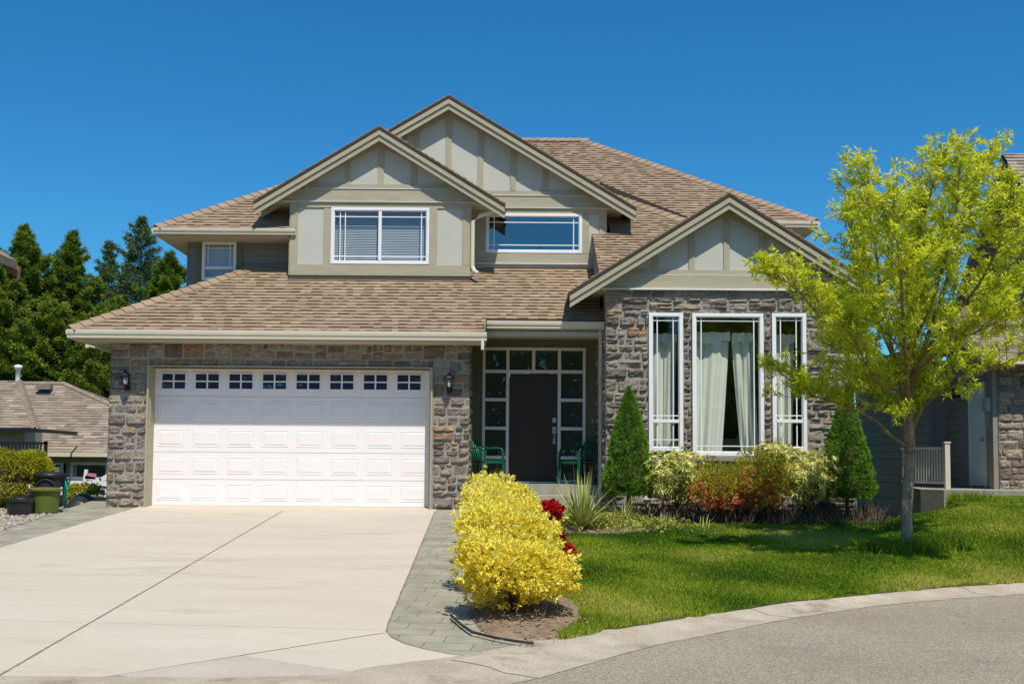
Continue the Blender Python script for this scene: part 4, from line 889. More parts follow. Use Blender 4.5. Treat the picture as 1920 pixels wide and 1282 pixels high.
# ---------------- chairs on the porch
def chair(c, yaw, label):
    t = thing('patio_chair', c, label, 'chair', 'green plastic chairs on the porch'); cs, sn = math.cos(yaw), math.sin(yaw)
    T = lambda v: (c[0]+v[0]*cs-v[1]*sn, c[1]+v[0]*sn+v[1]*cs, c[2]+v[2])
    # local: front is -y
    m = MB(T); n = 10; vs = []
    for j in range(n+1):
        for i in range(n+1): u, v = i/n-.5, j/n; vs.append((u*(.46-.06*v), -.24+.44*v, .42-.03*math.sin(v*2.5)-.015*math.cos(u*3.1)))
    k = len(vs); vs += [(a, b, d-.018) for a, b, d in vs]; q = [(j*(n+1)+i, j*(n+1)+i+1, (j+1)*(n+1)+i+1, (j+1)*(n+1)+i) for j in range(n) for i in range(n)]
    m.add(vs, q+[tuple(reversed([a+k for a in f])) for f in q]); m.box(-.23, .23, -.255, -.235, .37, .425); m.build('seat', 'greenplastic', t, smooth=False)
    m = MB(T)
    for i in range(-3, 4): m.bar((i*.052, .20, .42), (i*.066, .31, .80-.012*i*i*.6), .034, .012, up=(0, 1, 0))
    arcp = [(.235*math.sin(a), .30+.01*math.cos(a), .60+.24*math.cos(a)) for a in [math.radians(d) for d in range(-80, 81, 16)]]
    m.tube(arcp, .017, 7); m.build('backrest', 'greenplastic', t, smooth=True)
    for s in (-1, 1):
        m = MB(T); m.tube([(s*.225, .27, .68), (s*.265, .10, .645), (s*.275, -.12, .65), (s*.265, -.22, .63), (s*.255, -.25, .58)], [.013, .014, .018, .017, .012], 8); m.build('armrest', 'greenplastic', t, smooth=True)
        m = MB(T); m.bar((s*.255, -.25, .60), (s*.27, -.27, 0), .028, .04); m.build('leg', 'greenplastic', t)
        m = MB(T); m.bar((s*.215, .24, .62), (s*.235, .33, 0), .028, .04); m.build('leg', 'greenplastic', t)
    return t
q = W(906, 850, .75); chair((q.x, .75, FZ-.01), math.radians(52), 'sunlit green plastic armchair left of the front door, beside the garage pillar')
q = W(1086, 860, 1.0); chair((q.x, 1.02, FZ-.01), math.radians(-50), 'shaded green plastic armchair right of the front door')
# path lights
def pathlight(px, py, Y, label):
    p = W(px, py, Y); z0 = lawnZ(p.x, Y)-.05; t = thing('path_light', (p.x, Y, z0), label, 'garden light', 'low garden lights in the bed'); m = MB(); X = p.x; Z = p.z
    m.tube([(X, Y, z0), (X, Y, Z-.03)], .012, 6); m.build('stake', 'black', t); m = MB(); m.lathe((X, Y, Z), [(0, .045), (.02, .035), (.03, .01), (.085, -.012), (.085, -.02), (.04, -.02), (.035, -.07), (.02, -.09), (0, -.09)], 16); m.build('lamp_hood', 'meter', t, smooth=True)
pathlight(1211, 934, -1.9, 'small dark path light at the foot of the left cone shaped spruce')
# ================================================================ LEFT NEIGHBOUR (downhill, behind)
ln = thing('neighbour_house', (-17, 30, -2), 'neighbour bungalow with brownish hip roof and two dark windows, downhill behind the hedge', 'house')
NY = 26.0
pw = lambda px, py: W(px, py, NY)
e0, e1 = pw(88, 848), pw(240, 850); LZ = e0.z; q = W(120, 719, NY+4.2); LP = (q.z-LZ)/4.2/1.0
xr0 = pw(5, 848).x
rr = W(120, 719, NY+4.2).x; ex = rr+4.2*1.15
roof(ln, [(xr0-12, NY), (ex+3.2, NY), (rr, NY+4.2), (xr0-12, NY+4.2)], (0, NY, LZ), (0, 1), LP, m='lshingle', expo=.2, wid=(.2, .6), seed=101)
roof(ln, [(ex+3.2, NY), (ex+3.2, NY+9), (rr, NY+4.3), (rr, NY+4.2)], (ex+3.2, 0, LZ), (-1, 0), LP*4.2/(ex+3.2-rr), m='lshingle', expo=.2, wid=(.3, .6), seed=102)
caps(ln, (ex+3.2, NY, LZ+.03), (rr, NY+4.2, q.z+.04), m='lshingle'); caps(ln, (rr, NY+4.2, q.z+.03), (xr0-10, NY+4.2, q.z+.03), m='lshingle')
m = MB(); m.box(xr0-12, ex+3.3, NY-.1, NY+.02, LZ-.16, LZ+.01); m.build('gutter', 'gutter', ln)
hl = []
for px in ((20, 866, 118, 898), (132, 866, 203, 898)): hl.append((pw(px[0]+3, 880).x, pw(px[2]-3, 880).x, pw(100, px[3]-2).z, pw(100, px[1]+2).z))
m = MB(); wall_holes(m, xr0-12, ex+2.6, -3, LZ-.1, NY+.5, NY+.7, hl); m.build('house_wall', 'lsiding', ln)
m = MB(); lap(m, xr0-2, ex+2.6, -2.2, LZ-.1, NY+.498, .17, [(h[0]-.1, h[1]+.1, h[2]-.1, h[3]+.1) for h in hl]); m.build('lap_siding', 'lsiding', ln)
for px in ((20, 866, 118, 898), (132, 866, 203, 898)): window(ln, px, NY+.5, gl='darkroompane', fw=.10)
lw = (140, 913, 202, 932); window(ln, lw, NY+.46, gl='darkroompane', fw=.1)
m = MB(); m.box(pw(117, 900).x, ex+2.6, NY+.36, NY+.47, pw(150, 911).z, pw(150, 901).z); m.build('trim_board', 'vinyl', ln)
# projecting roof at its left with a dark railing below
NB = 22.0; a, b = W(0, 800, NB), W(68, 803, NB); zz = W(40, 803, NB).z; top = W(8, 714, NB+3.2)
roof(ln, [(a.x-6, NB), (b.x, NB), (top.x+.6, NB+3.2), (a.x-6, NB+3.2)], (0, NB, zz), (0, 1), (top.z-zz)/3.2, m='lshingle', expo=.2, wid=(.2, .6), seed=103)
caps(ln, (b.x, NB, zz+.03), (top.x+.6, NB+3.2, top.z+.03), m='lshingle')
m = MB(); m.box(a.x-6, b.x, NB-.05, NB+.05, zz-.14, zz); m.box(b.x-.05, b.x, NB, NB+4, zz-.14, zz); m.build('gutter', 'black', ln)
m = MB(); m.box(a.x-6, W(46, 815, NB+.6).x, NB+.6, NB+2.2, -2, zz-.1); m.build('house_wall', 'lsiding', ln)
m = MB(); zt, zb = W(50, 829, NB-.6).z, W(50, 870, NB-.6).z; x1 = W(88, 850, NB-.6).x; m.box(a.x-5, x1, NB-.65, NB-.55, zt-.07, zt+.02); m.box(a.x-5, x1, NB-.63, NB-.57, zb-.05, zb); 
x = a.x-5
while x < x1: m.box(x, x+.045, NB-.62, NB-.58, zb, zt-.05); x += .13
m.box(x1-.1, x1, NB-.65, NB-.55, zb-1, zt+.05); m.build('deck_railing', 'black', ln)
m = MB(); m.box(a.x-5, x1, NB-.6, NB+.6, zb-.3, zb-.1); m.build('deck', 'lsiding', ln)
m = MB(); q = W(33, 722, NY+3.2); m.lathe((q.x, NY+3.2, q.z-.3), [(.30, 0), (.12, .25), (.10, .3), (.10, 1.0), (.17, 1.02), (.17, 1.15), (.0, 1.2)], 14); m.build('vent_pipe', 'vinyl', ln, smooth=True)
m = MB(); q = W(85, 726, NY+3.6); m.box(q.x-.3, q.x+.3, NY+3.3, NY+3.7, q.z-.1, q.z+.12); m.build('roof_vent', 'lshingle', ln)
# ---------------- roof corner at the far left edge
cn = thing('timber_gable_house', (-15.5, 16, -1), 'house at the left edge with a brown shingled roof corner and orange timber bracket', 'house')
Yc = 10.0; tip_ = W(33, 490, Yc); up_ = W(-60, 425, Yc)
m = MB(); m.add([(up_.x-3, Yc, up_.z+1.9), (tip_.x, Yc, tip_.z), (tip_.x, Yc-5, tip_.z), (up_.x-3, Yc-5, up_.z+1.9)]+[(up_.x-3, Yc, up_.z+1.65), (tip_.x, Yc, tip_.z-.22), (tip_.x, Yc-5, tip_.z-.22), (up_.x-3, Yc-5, up_.z+1.65)], [(3, 2, 1, 0), (4, 5, 6, 7), (1, 5, 4, 0), (2, 6, 5, 1), (3, 7, 6, 2)]); m.build('roof_slope', 'jointdark', cn)
m = MB(); a_, b_ = W(34, 490, Yc+.1), W(34, 522, Yc+.1); c_ = W(-6, 490, Yc+.1); m.prism([(a_.x-.35, b_.z+.25), (a_.x-.02, b_.z), (a_.x, a_.z-.12), (c_.x, c_.z+.1)], Yc+.12, Yc+.3); m.build('timber_bracket', 'cedar', cn)
m = MB(); xw_ = tip_.x-1.15; m.prism([(tip_.x-8, -2.2), (xw_, -2.2), (xw_, tip_.z+.02), (tip_.x-8, tip_.z+2.2)], Yc-4.3, Yc+1.2); m.build('house_wall', 'cedar', cn)
# ================================================================ RIGHT NEIGHBOUR
rn = thing('neighbour_house', (11, 8, 0), 'neighbour house at the right edge with grey siding, white side door and stone pillar', 'house')
RY = 3.0; cX = W(1872, 800, RY).x
xz = W(1872, 917, RY).z
stn = MB(); stones(stn, cX, cX+4, xz-.05, 3.1, RY, seed=77, hb=(.14, .26)); stn.build('stone_veneer', 'stone', rn)
m = MB(); m.box(cX+.005, cX+4, RY+.003, RY+7.9, xz-.1, 3.1); m.build('garage_wall', 'nsiding', rn)
TR = lambda v: (cX-(0)+v[1], RY+v[0], v[2])      # lap siding turned to face left
def lapL(mb, X, y0, y1, z0, z1, e=.17, holes=()):
    z = z0
    ys = sorted({y0, y1, *[h[0] for h in holes], *[h[1] for h in holes]})
    while z < z1:
        zt = min(z+e, z1)
        for a, b in zip(ys, ys[1:]):
            if any(h[0] < (a+b)/2 < h[1] and h[2] < (z+zt)/2 < h[3] for h in holes): continue
            mb.add([(X-.022, a, z), (X-.022, b, z), (X-.004, b, zt), (X-.004, a, zt), (X, a, z), (X, b, z)], [(3, 2, 1, 0), (0, 1, 5, 4)], random.random())
        z = zt
def Dx(px, X): # depth Y at which the plane X is seen at column px
    d = ray(px, 800); return CAM.y+(X-CAM.x)/d.x*d.y
ydn, ydf = Dx(1849, cX), Dx(1822, cX); dzt_ = W(1835, 717, (ydn+ydf)/2).z; yc = Dx(1776, cX); zc0 = xz-.02
m = MB(); lapL(m, cX, RY+.25, yc, zc0-.3, 3.2, .17, [(ydn-.05, ydf+.05, zc0, dzt_)]); m.box(cX-.1, cX+.004, RY+.02, RY+.25, zc0-.1, 3.1); m.build('lap_siding', 'nsiding', rn)
m = MB(); m.box(cX-.05, cX+.0, ydn-.06, ydn, zc0+.05, dzt_); m.box(cX-.05, cX+.0, ydf, ydf+.06, zc0+.05, dzt_); m.box(cX-.05, cX, ydn, ydf, dzt_-.06, dzt_); fo = m.build('door_frame', 'ndoor', rn)
m = MB(); m.box(cX-.012, cX-.002, ydn, ydf, zc0+.08, dzt_-.06); do = m.build('side_door', 'ndoor', rn); m = MB(); m.box(cX-.08, cX-.012, ydn+.1, ydn+.17, zc0+1.0, zc0+1.06); m.build('handle', 'steel', do)
m = MB(); ym_ = Dx(1864, cX); m.box(cX-.2, cX-.01, ym_-.12, ym_+.12, W(1864, 772, ym_).z, W(1864, 745, ym_).z); m.box(cX-.13, cX-.01, ym_-.02, ym_+.06, W(1864, 800, ym_).z, W(1864, 772, ym_).z); m.build('electric_meter', 'meter', rn, bevel=.02)
yl_ = Dx(1808, cX); pz = W(1808, 735, yl_).z; m = MB(); m.box(cX-.03, cX, yl_-.06, yl_+.06, pz-.15, pz+.15); m.build('lamp_plate', 'vinyl', rn); m = MB(); m.box(cX-.28, cX-.1, yl_-.08, yl_+.08, pz-.12, pz+.08); m.bar((cX-.03, yl_, pz), (cX-.12, yl_, pz+.03), .03); m.build('wall_lantern', 'black', rn, bevel=.01)
# recessed front-facing piece, then the long side wall set to the left
X2 = W(1745, 800, yc).x
m = MB(); m.box(X2, cX+4, yc, yc+.1, -.6, 3.2); m.build('recess_wall', 'nsiding', rn)
yfar = Dx(1606, X2); m = MB(); lapL(m, X2, yc, yfar, .05, 3.35, .19); m.build('lap_siding', 'nsiding', rn)
m = MB(); m.box(X2-.04, X2+.06, yc-.04, yc+.06, 0, 3.35); m.build('corner_board', 'siding', rn)
m = MB(); m.box(X2+.01, X2+.2, yc+.1, yfar, -3, 3.35); m.box(X2-.45, X2+.2, yc-.4, yfar, 3.35, 3.47); lapL(m, X2-.0, yc+.3, yfar, -3, .0, .22); m.build('foundation_wall', 'nsiding', rn)
# lower garage roof of the neighbour
q0 = W(1815, 655, RY-.5); zl = W(1872, 668, RY-.5).z
roof(rn, [(cX-.45, RY-.5), (cX+5, RY-.5), (cX+5, yc), (cX-.45, yc)], (0, RY-.5, zl), (0, 1), .45, m='lshingle', seed=110, wid=(.15, .4))
m = MB(); m.box(cX-.45, cX+5, RY-.56, RY-.48, zl-.15, zl); m.build('gutter', 'gutter', rn)
m = MB(); pk = zl+.45*(yc-RY+.5); m.add([(cX-.47, RY-.5, zl-.16), (cX-.47, yc, pk-.2), (cX-.47, yc, pk+.01), (cX-.47, RY-.5, zl+.01), (cX-.43, RY-.5, zl-.16), (cX-.43, yc, pk-.2), (cX-.43, yc, pk+.01), (cX-.43, RY-.5, zl+.01)], [(3, 2, 1, 0), (4, 5, 6, 7), (0, 1, 5, 4), (2, 3, 7, 6)]); m.build('rake_board', 'gutter', rn)
m = MB(); m.add([(cX-.0, RY, 3.0), (cX, yc, 3.0), (cX, yc, pk), (cX, RY, zl)], [(3, 2, 1, 0)]); m.box(cX-.43, cX+5, RY-.48, RY, zl-.15, zl-.14); m.build('soffit', 'nsiding', rn)
# upper storey: gable end facing left with wide overhang, ridge running across
YA = 7.2; UX = W(1878, 288, YA).x; pk = W(1878, 289, YA); slope = 1.02
GX = UX+.75
hb2, hf = 4.2, 2.4
m = MB()
for sg, hh in ((-1, hf), (1, hb2)):
    y1_ = YA+sg*hh; z1_ = pk.z-slope*hh
    vs = [(UX, YA, pk.z), (UX, y1_, z1_), (UX+8, y1_, z1_), (UX+8, YA, pk.z)]; vs += [(a, b, c-.24) for a, b, c in vs]
    m.add(vs, [(0, 1, 2, 3), (7, 6, 5, 4), (0, 4, 5, 1), (1, 5, 6, 2), (2, 6, 7, 3)]) 
m.build('roof_soffit', 'nsiding', rn)
roof(rn, [(UX, YA-hf), (UX+8, YA-hf), (UX+8, YA), (UX, YA)], (0, YA-hf, pk.z-slope*hf+.01), (0, 1), slope, m='lshingle', seed=111, wid=(.15, .4))
mb = MB(); z = 2.5
while z < pk.z-.3:
    hw0 = (pk.z-.2-z)/slope; a, b = max(YA-hf+.4, YA-hw0), min(YA+hb2-.4, YA+hw0)
    mb.add([(GX-.02, a, z), (GX-.02, b, z), (GX, b, z+.2), (GX, a, z+.2), (GX, a, z), (GX, b, z)], [(3, 2, 1, 0), (0, 1, 5, 4)]); z += .2
mb.build('lap_siding', 'nsiding', rn)
m = MB(); m.box(GX+.02, GX+8, YA-hf+.42, YA+hb2-.42, 2.5, pk.z-slope*2.2-.2); m.build('upper_wall', 'nsiding', rn)
# walkway slab by the neighbour
flat('path', 'step', [(cX-1.75, RY-.45), (cX-1.5, RY-1.0), (cX+4, RY-2.6), (cX+4, RY+.05), (cX, RY+.05), (cX-.1, RY+5), (X2-.1, RY+5)], lambda x, y: xz-.0, .0)
m = MB(); m.slab([(cX-1.75, RY-.45), (cX-1.5, RY-1.0), (cX+4, RY-2.6), (cX+4, RY-2.5), (cX-1.4, RY-.95), (cX-1.7, RY-.4)], xz-.5, xz-.001); m.build('path_edge', 'step', origin=(cX, RY, xz), kind='structure')
# its porch railing
ra = W(1776, 905, RY+.1); t = thing('porch_railing', (ra.x, RY+.1, xz), 'tan metal railing with thin balusters on the neighbour walkway, behind the young tree', 'railing')
zt, zb = W(1776, 838, RY+.1).z, xz; zt2 = zt+.02
m = MB(); m.box(ra.x-.05, ra.x+.05, RY+.05, RY+.15, zb, zt+.08); m.box(ra.x-.065, ra.x+.065, RY+.035, RY+.165, zt+.08, zt+.11); m.build('post', 'woodrail', t)
rb = W(1704, 905, RY+.9); A = Vector((ra.x, RY+.1, 0)); B = Vector((rb.x, RY+1.3, 0))
m = MB(); m.bar(A+Vector((0, 0, zt-.02)), B+Vector((0, 0, zt-.02)), .06, .05); m.build('rail', 'woodrail', t); m = MB(); m.bar(A+Vector((0, 0, zb+.12)), B+Vector((0, 0, zb+.12)), .05, .05); m.build('rail', 'woodrail', t)
m = MB(); nn = 17
for i in range(nn): p = A+(B-A)*(i+.5)/nn; m.box(p.x-.014, p.x+.014, p.y-.014, p.y+.014, zb+.12, zt-.03)
m.build('balusters', 'woodrail', t)
# ================================================================ VEGETATION
YG = lambda *c: [(p, lin(*q)) for p, q in c]
mat('ashleaf', (1, 1, 1), (.85, .9, .8), scale=3, rough=.5, trans=.5, tint=[(0, (.26, .38, .012)), (.4, (.62, .70, .02)), (.75, (.88, .88, .05)), (1, (.92, .80, .12))], spec=.4)
mat('yellowleaf', (1, 1, 1), (.95, .93, .85), scale=4, rough=.45, trans=.38, tint=[(0, (.58, .42, .025)), (.3, (.90, .73, .05)), (.7, (.96, .86, .12)), (1, (.96, .92, .34))], spec=.4)
mat('spruceleaf', (1, 1, 1), (.85, .9, .8), scale=6, rough=.6, trans=.25, tint=[(0, (.05, .13, .008)), (.5, (.13, .28, .014)), (1, (.26, .44, .03))])
mat('hedgeleaf', (1, 1, 1), (.85, .85, .8), scale=4, rough=.6, trans=.25, tint=[(0, (.16, .18, .01)), (.5, (.42, .42, .02)), (1, (.66, .58, .05))])
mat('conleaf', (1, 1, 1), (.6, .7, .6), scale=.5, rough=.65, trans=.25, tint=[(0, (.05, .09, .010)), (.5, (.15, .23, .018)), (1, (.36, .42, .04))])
mat('conleafblue', (1, 1, 1), (.6, .7, .6), scale=.5, rough=.65, trans=.2, tint=[(0, (.05, .085, .03)), (.5, (.11, .17, .05)), (1, (.22, .28, .08))])
mat('rhodoleaf', (1, 1, 1), (.9, .9, .85), scale=5, rough=.4, trans=.2, tint=[(0, (.09, .14, .012)), (.4, (.32, .36, .045)), (.8, (.62, .60, .14)), (1, (.78, .74, .30))], spec=.5)
mat('azalealeaf', (1, 1, 1), (.9, .9, .85), scale=5, rough=.5, trans=.3, tint=[(0, (.20, .24, .018)), (.35, (.46, .44, .035)), (.6, (.62, .46, .05)), (.8, (.72, .34, .08)), (1, (.70, .16, .07))])
mat('redpetal', (.62, .012, .015), (.42, .006, .01), scale=12, rough=.6, trans=.25)
mat('coralpetal', (.70, .12, .09), (.55, .07, .06), scale=12, rough=.6, trans=.25)
mat('yuccaleaf', (1, 1, 1), (.8, .85, .7), scale=8, rough=.45, trans=.15, tint=[(0, (.14, .20, .03)), (.5, (.38, .42, .09)), (1, (.68, .64, .24))], spec=.5)
mat('stem', (.14, .10, .06), (.08, .06, .04), rough=.95)
def rosettes(name, C, N, nl, L, Wd, m, parent, tint, spread=.9, fold=.25, tj=.12, droop=0, uni=False):
    n = len(C); N = unit(N); k = np.repeat(np.arange(n), nl)
    D = N[k]+spread*RNG.normal(size=(n*nl, 3))
    P = C[k]+unit(D)*.004+RNG.normal(size=(n*nl, 3))*L*.12
    return leaves(name, P, D, L*RNG.uniform(.55, 1.35, n*nl), Wd*RNG.uniform(.8, 1.2, n*nl), np.clip(tint[k]+RNG.normal(0, tj, n*nl), 0, 1), m, parent, fold=fold, droop=droop)
def stems(parent, c, h, r, n, m='stem', name='stem', r0=.012, seed=0):
    rnd = random.Random(seed); mb = MB()
    for i in range(n):
        a = rnd.random()*6.28; d = r*rnd.uniform(.2, .8); x0 = rnd.uniform(-.05, .05); p = [(c[0]+x0, c[1]+x0, c[2]-.02), (c[0]+math.cos(a)*d*.35, c[1]+math.sin(a)*d*.35, c[2]+h*.35), (c[0]+math.cos(a)*d, c[1]+math.sin(a)*d, c[2]+h)]
        mb.tube(p, [r0, r0*.8, r0*.4], 5)
        for _ in range(3):
            t = rnd.uniform(.4, 1); q = Vector(p[1]).lerp(Vector(p[2]), t); mb.tube([q, q+Vector((rnd.uniform(-.2, .2), rnd.uniform(-.2, .2), h*.4))], [r0*.45, r0*.2], 4)
    return mb.build(name, m, parent, smooth=True)
def shell(n, c, r, bump=.18, s=2.2, seed=0, zmin=-1, inner=.55):
    D = unit(RNG.normal(size=(n*2, 3))); D = D[D[:, 2] > zmin][:n]; q = np.array([1+bump*noise.noise(Vector(d)*s+Vector((seed, seed*2, 0)))*1.6 for d in D])
    rad = q*(1-(1-inner)*RNG.random(len(D))**2.2); return np.array(c)+D*np.array(r)*rad[:, None], unit(D/np.array(r))
def GL(px, py, zf=lawnZ):
    d = ray(px, py); t = 5.0
    while t < 60:
        p = CAM+d*t
        if p.z <= zf(p.x, p.y): return p
        t += .02
    return p
# ---------------- the young ash
tb_ = GL(1700, 1030); TY = tb_.y
tree = thing('ash_tree', (tb_.x, TY, tb_.z), 'young tree with fresh yellow green leaves standing on the lawn by the kerb', 'tree')
def wp(px, py, dy):
    q = 850-(850-py)*.895 if py < 850 else py; return W(1705+(px-1705)*(.90 if py < 760 else 1), q, TY+dy-.0034*max(0, 850-py))  # limbs lean forward with height, shaped to drop the crown's shadow around the base
limbs = [
 ([(1699, 1034, 0), (1700, 960, 0), (1703, 900, 0), (1706, 850, 0), (1704, 800, 0), (1705, 745, .05), (1708, 640, .1), (1713, 540, .1), (1716, 430, .05), (1740, 330, 0), (1770, 245, 0)], .105, .008),
 ([(1702, 838, 0), (1672, 815, -.15), (1640, 780, -.3), (1600, 760, -.45), (1550, 740, -.6), (1490, 728, -.7), (1452, 690, -.75)], .042, .006),
 ([(1704, 812, 0), (1678, 775, .15), (1652, 752, .35), (1630, 735, .5), (1590, 680, .7), (1560, 620, .8)], .036, .006),
 ([(1706, 818, 0), (1716, 775, .0), (1735, 745, -.05), (1785, 712, -.25), (1850, 685, -.45), (1925, 650, -.6), (1980, 610, -.7)], .062, .01),
 ([(1706, 770, 0), (1735, 700, .2), (1790, 620, .45), (1850, 560, .65), (1905, 490, .8), (1940, 420, .9)], .045, .007),
 ([(1702, 775, 0), (1685, 700, -.15), (1660, 590, -.35), (1640, 470, -.4), (1625, 370, -.45), (1618, 290, -.45)], .048, .006),
 ([(1700, 745, 0), (1650, 670, -.3), (1585, 610, -.6), (1520, 570, -.8), (1465, 500, -.9), (1430, 480, -.95)], .036, .005),
 ([(1706, 720, 0), (1745, 600, .1), (1785, 480, .2), (1820, 370, .2), (1845, 290, .2), (1862, 262, .2)], .045, .006),
 ([(1708, 690, 0), (1770, 590, -.4), (1850, 500, -.7), (1900, 400, -.9), (1915, 330, -.95)], .038, .006),
 ([(1704, 760, 0), (1700, 640, -.7), (1690, 520, -1.1), (1680, 420, -1.2), (1675, 340, -1.2)], .04, .006),
 ([(1706, 750, 0), (1715, 640, .7), (1725, 530, 1.1), (1730, 430, 1.25), (1735, 340, 1.2)], .04, .006),
 ([(1702, 720, 0), (1650, 600, .3), (1605, 510, .5), (1585, 430, .55), (1578, 370, .55)], .036, .006),
 ([(1706, 640, 0), (1750, 540, -.5), (1780, 440, -.6), (1800, 340, -.6), (1812, 262, -.6)], .034, .006),
 ([(1704, 700, 0), (1760, 640, -.8), (1830, 600, -1.1), (1900, 570, -1.2), (1960, 520, -1.3)], .034, .006),
 ([(1702, 700, 0), (1640, 640, .8), (1580, 600, 1.1), (1540, 560, 1.2)], .03, .006),
 ([(1704, 790, 0), (1690, 740, -.5), (1640, 700, -.9), (1600, 640, -1.2), (1560, 560, -1.3)], .032, .006),
]
trunk = MB(); LP_ = []
for i, (pts, r0, r1) in enumerate(limbs):
    P = [wp(*p) for p in pts]
    # resample with a little wobble
    Q = []
    for a, b in zip(P, P[1:]):
        for k in range(5): Q.append(a.lerp(b, k/5))
    Q.append(P[-1])
    for _ in range(3): Q = [Q[0]]+[(Q[j-1]+Q[j]*2+Q[j+1])/4 for j in range(1, len(Q)-1)]+[Q[-1]]
    n = len(Q); Q = [q+Vector([noise.noise(Vector((j*.31, i*7.3, s_)))*(.025 if i else .012) for s_ in (0, 5, 9)])*(1 if j else 0) for j, q in enumerate(Q)]
    if i == 0: rad = [(.098 if j == 0 else .082-.010*min(j/20, 1)) if j < 21 else max(.07*(1-(j-21)/(n-21))**.9, .006) for j in range(n)]
    else: rad = [max(.72*r0*(1-j/n)**.8, r1*.5) for j in range(n)]
    if i == 0: trunk.tube(Q, [r*(1+.07*noise.noise(Vector((j*1.3, 0, 0)))) for j, r in enumerate(rad)], 12)
    else:
        mb = MB(); mb.tube(Q, rad, 8); mb.build('branch', 'limbbark', tree, smooth=True)
    LP_.append(Q)
trunk.build('trunk', 'bark', tree, smooth=True)
rnd = random.Random(4); tw = MB(); C = []; Nn = []; TT = []
ctr = wp(1705, 600, 0)
def twig(p, d, ln_, bias):
    e = p+d*ln_; tw.tube([p, p+d*ln_*.5-Vector((0, 0, .015)), e], [.0045, .003, .0015], 4, cap=False)
    m_ = 3+int(ln_*16); sh = rnd.gauss(0, .11)
    for q in range(m_):
        u = .3+.72*(q+.5)/m_; base = p.lerp(e, u)
        C.append(base+Vector((rnd.gauss(0, .016), rnd.gauss(0, .016), rnd.gauss(0, .014)))); Nn.append(d*.7+Vector((rnd.gauss(0, .45), rnd.gauss(0, .45), rnd.gauss(.15, .35)))); TT.append(.5+sh+bias+.18*(u-.5)+rnd.gauss(0, .07))
for i, Q in enumerate(LP_):
    n = len(Q); L_ = sum((Q[j+1]-Q[j]).length for j in range(n-1)); s0 = .40 if i == 0 else .26
    if i == 1: s0 = .45
    cnt = int((11.5 if i == 0 else 9.5)*L_)
    for c in range(cnt+2):
        t = s0+(1-s0)*(c+rnd.random())/cnt if c < cnt else .985; t = min(t, .985); j = min(int(t*(n-1)), n-2); p = Q[j].lerp(Q[j+1], t*(n-1)-j)
        ld = (Q[j+1]-Q[j]).normalized(); out = p-ctr; out.z = 0
        sl = rnd.uniform(.25, .85)*(1.12-.62*t)
        d = (ld*.55+out.normalized()*.12+Vector((rnd.gauss(0, .62), rnd.gauss(0, .62), rnd.gauss(.22, .28)))).normalized() if c < cnt else ld
        if c >= cnt: sl = .28
        bend = Vector((rnd.gauss(0, .12), rnd.gauss(0, .12), .16)); pts = [p+d*sl*u+bend*sl*u*u for u in (0, .33, .66, 1)]
        tw.tube(pts, [.009*(1.1-.5*t), .007*(1.1-.5*t), .004, .002], 5, cap=False)
        bias = .17*(p.z-2.6)/3; k = max(3, int(sl*15))  # leaf tint lighter with height: sunlit top, shaded lower crown put into colour
        for q in range(k):
            u = .22+.78*(q+rnd.random())/k; x = u*3; jj = min(int(x), 2); b0 = pts[jj].lerp(pts[jj+1], x-jj); td = (d*.55+Vector((rnd.gauss(0, .6), rnd.gauss(0, .6), rnd.gauss(.30, .35)))).normalized()
            twig(b0, td, rnd.uniform(.07, .24), bias)
        twig(pts[-1], (pts[-1]-pts[-2]).normalized(), .16, bias+.1)
tw.build('twigs', 'limbbark', tree)
C = np.array([tuple(v) for v in C]); Nn = np.array([tuple(v) for v in Nn]); TT = np.array(TT)
print('ash rosettes', len(C))
rosettes('crown', C, Nn, 4, .080, .022, 'ashleaf', tree, TT, spread=.75, droop=.12)
# ---------------- yellow shrubs
cent = [(.0, -9.6, .57, .55, .36, .36), (-.07, -8.25, .58, .6, .38, .50), (-.15, -6.6, .52, .6, .38, .52), (-.18, -4.8, .50, .6, .40, .50)]
labs = ['bright yellow leaved shrub nearest the street, at the tip of the bed', 'bright yellow leaved shrub, second from the street in the row by the driveway', 'bright yellow leaved shrub, third from the street in the row by the driveway', 'bright yellow leaved shrub farthest from the street, in front of the porch steps']
for i, (x, y, rx_, ry_, rz_, hz_) in enumerate(cent):
    z = bedZ(x, y)+.06; t = thing('yellow_shrub', (x, y, z), labs[i], 'shrub', 'yellow shrubs along the driveway bed')
    stems(t, (x, y, z), .40, .38, 8, seed=i, r0=.014)
    rb = random.Random(50+i); LC = []; LN = []
    for q in range(12):
        a_ = q*2.4+rb.random(); e_ = -.75+1.6*((q*.618+.3) % 1); ce = math.sqrt(max(0, 1-e_*e_)); cc = (x+rx_*.52*ce*math.cos(a_), y+ry_*.52*ce*math.sin(a_), z+hz_+rz_*.55*e_)
        kk = rb.uniform(.40, .56); a1, a2 = shell(165, cc, (rx_*kk, ry_*kk, rz_*kk*1.15), bump=.25, s=3, seed=i*9+q, zmin=-.9, inner=.7); LC.append(a1); LN.append(a2)
    a1, a2 = shell(260, (x, y, z+hz_), (rx_*.8, ry_*.8, rz_*.9), bump=.2, seed=i, zmin=-.9, inner=.5); LC.append(a1); LN.append(a2)
    Cc = np.concatenate(LC); Nc = np.concatenate(LN); kz = Cc[:, 2] > z+.02; Cc = Cc[kz]; Nc = Nc[kz]
    k = RNG.random(len(Cc)) < .06; Cc[k] += Nc[k]*RNG.uniform(.03, .10, (k.sum(), 1))+np.array([0, 0, .03])
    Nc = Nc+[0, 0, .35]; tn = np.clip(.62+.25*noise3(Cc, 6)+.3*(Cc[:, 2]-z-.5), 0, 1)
    rosettes('foliage', Cc, Nc, 9, .045, .022, 'yellowleaf', t, tn, spread=.7, tj=.15)
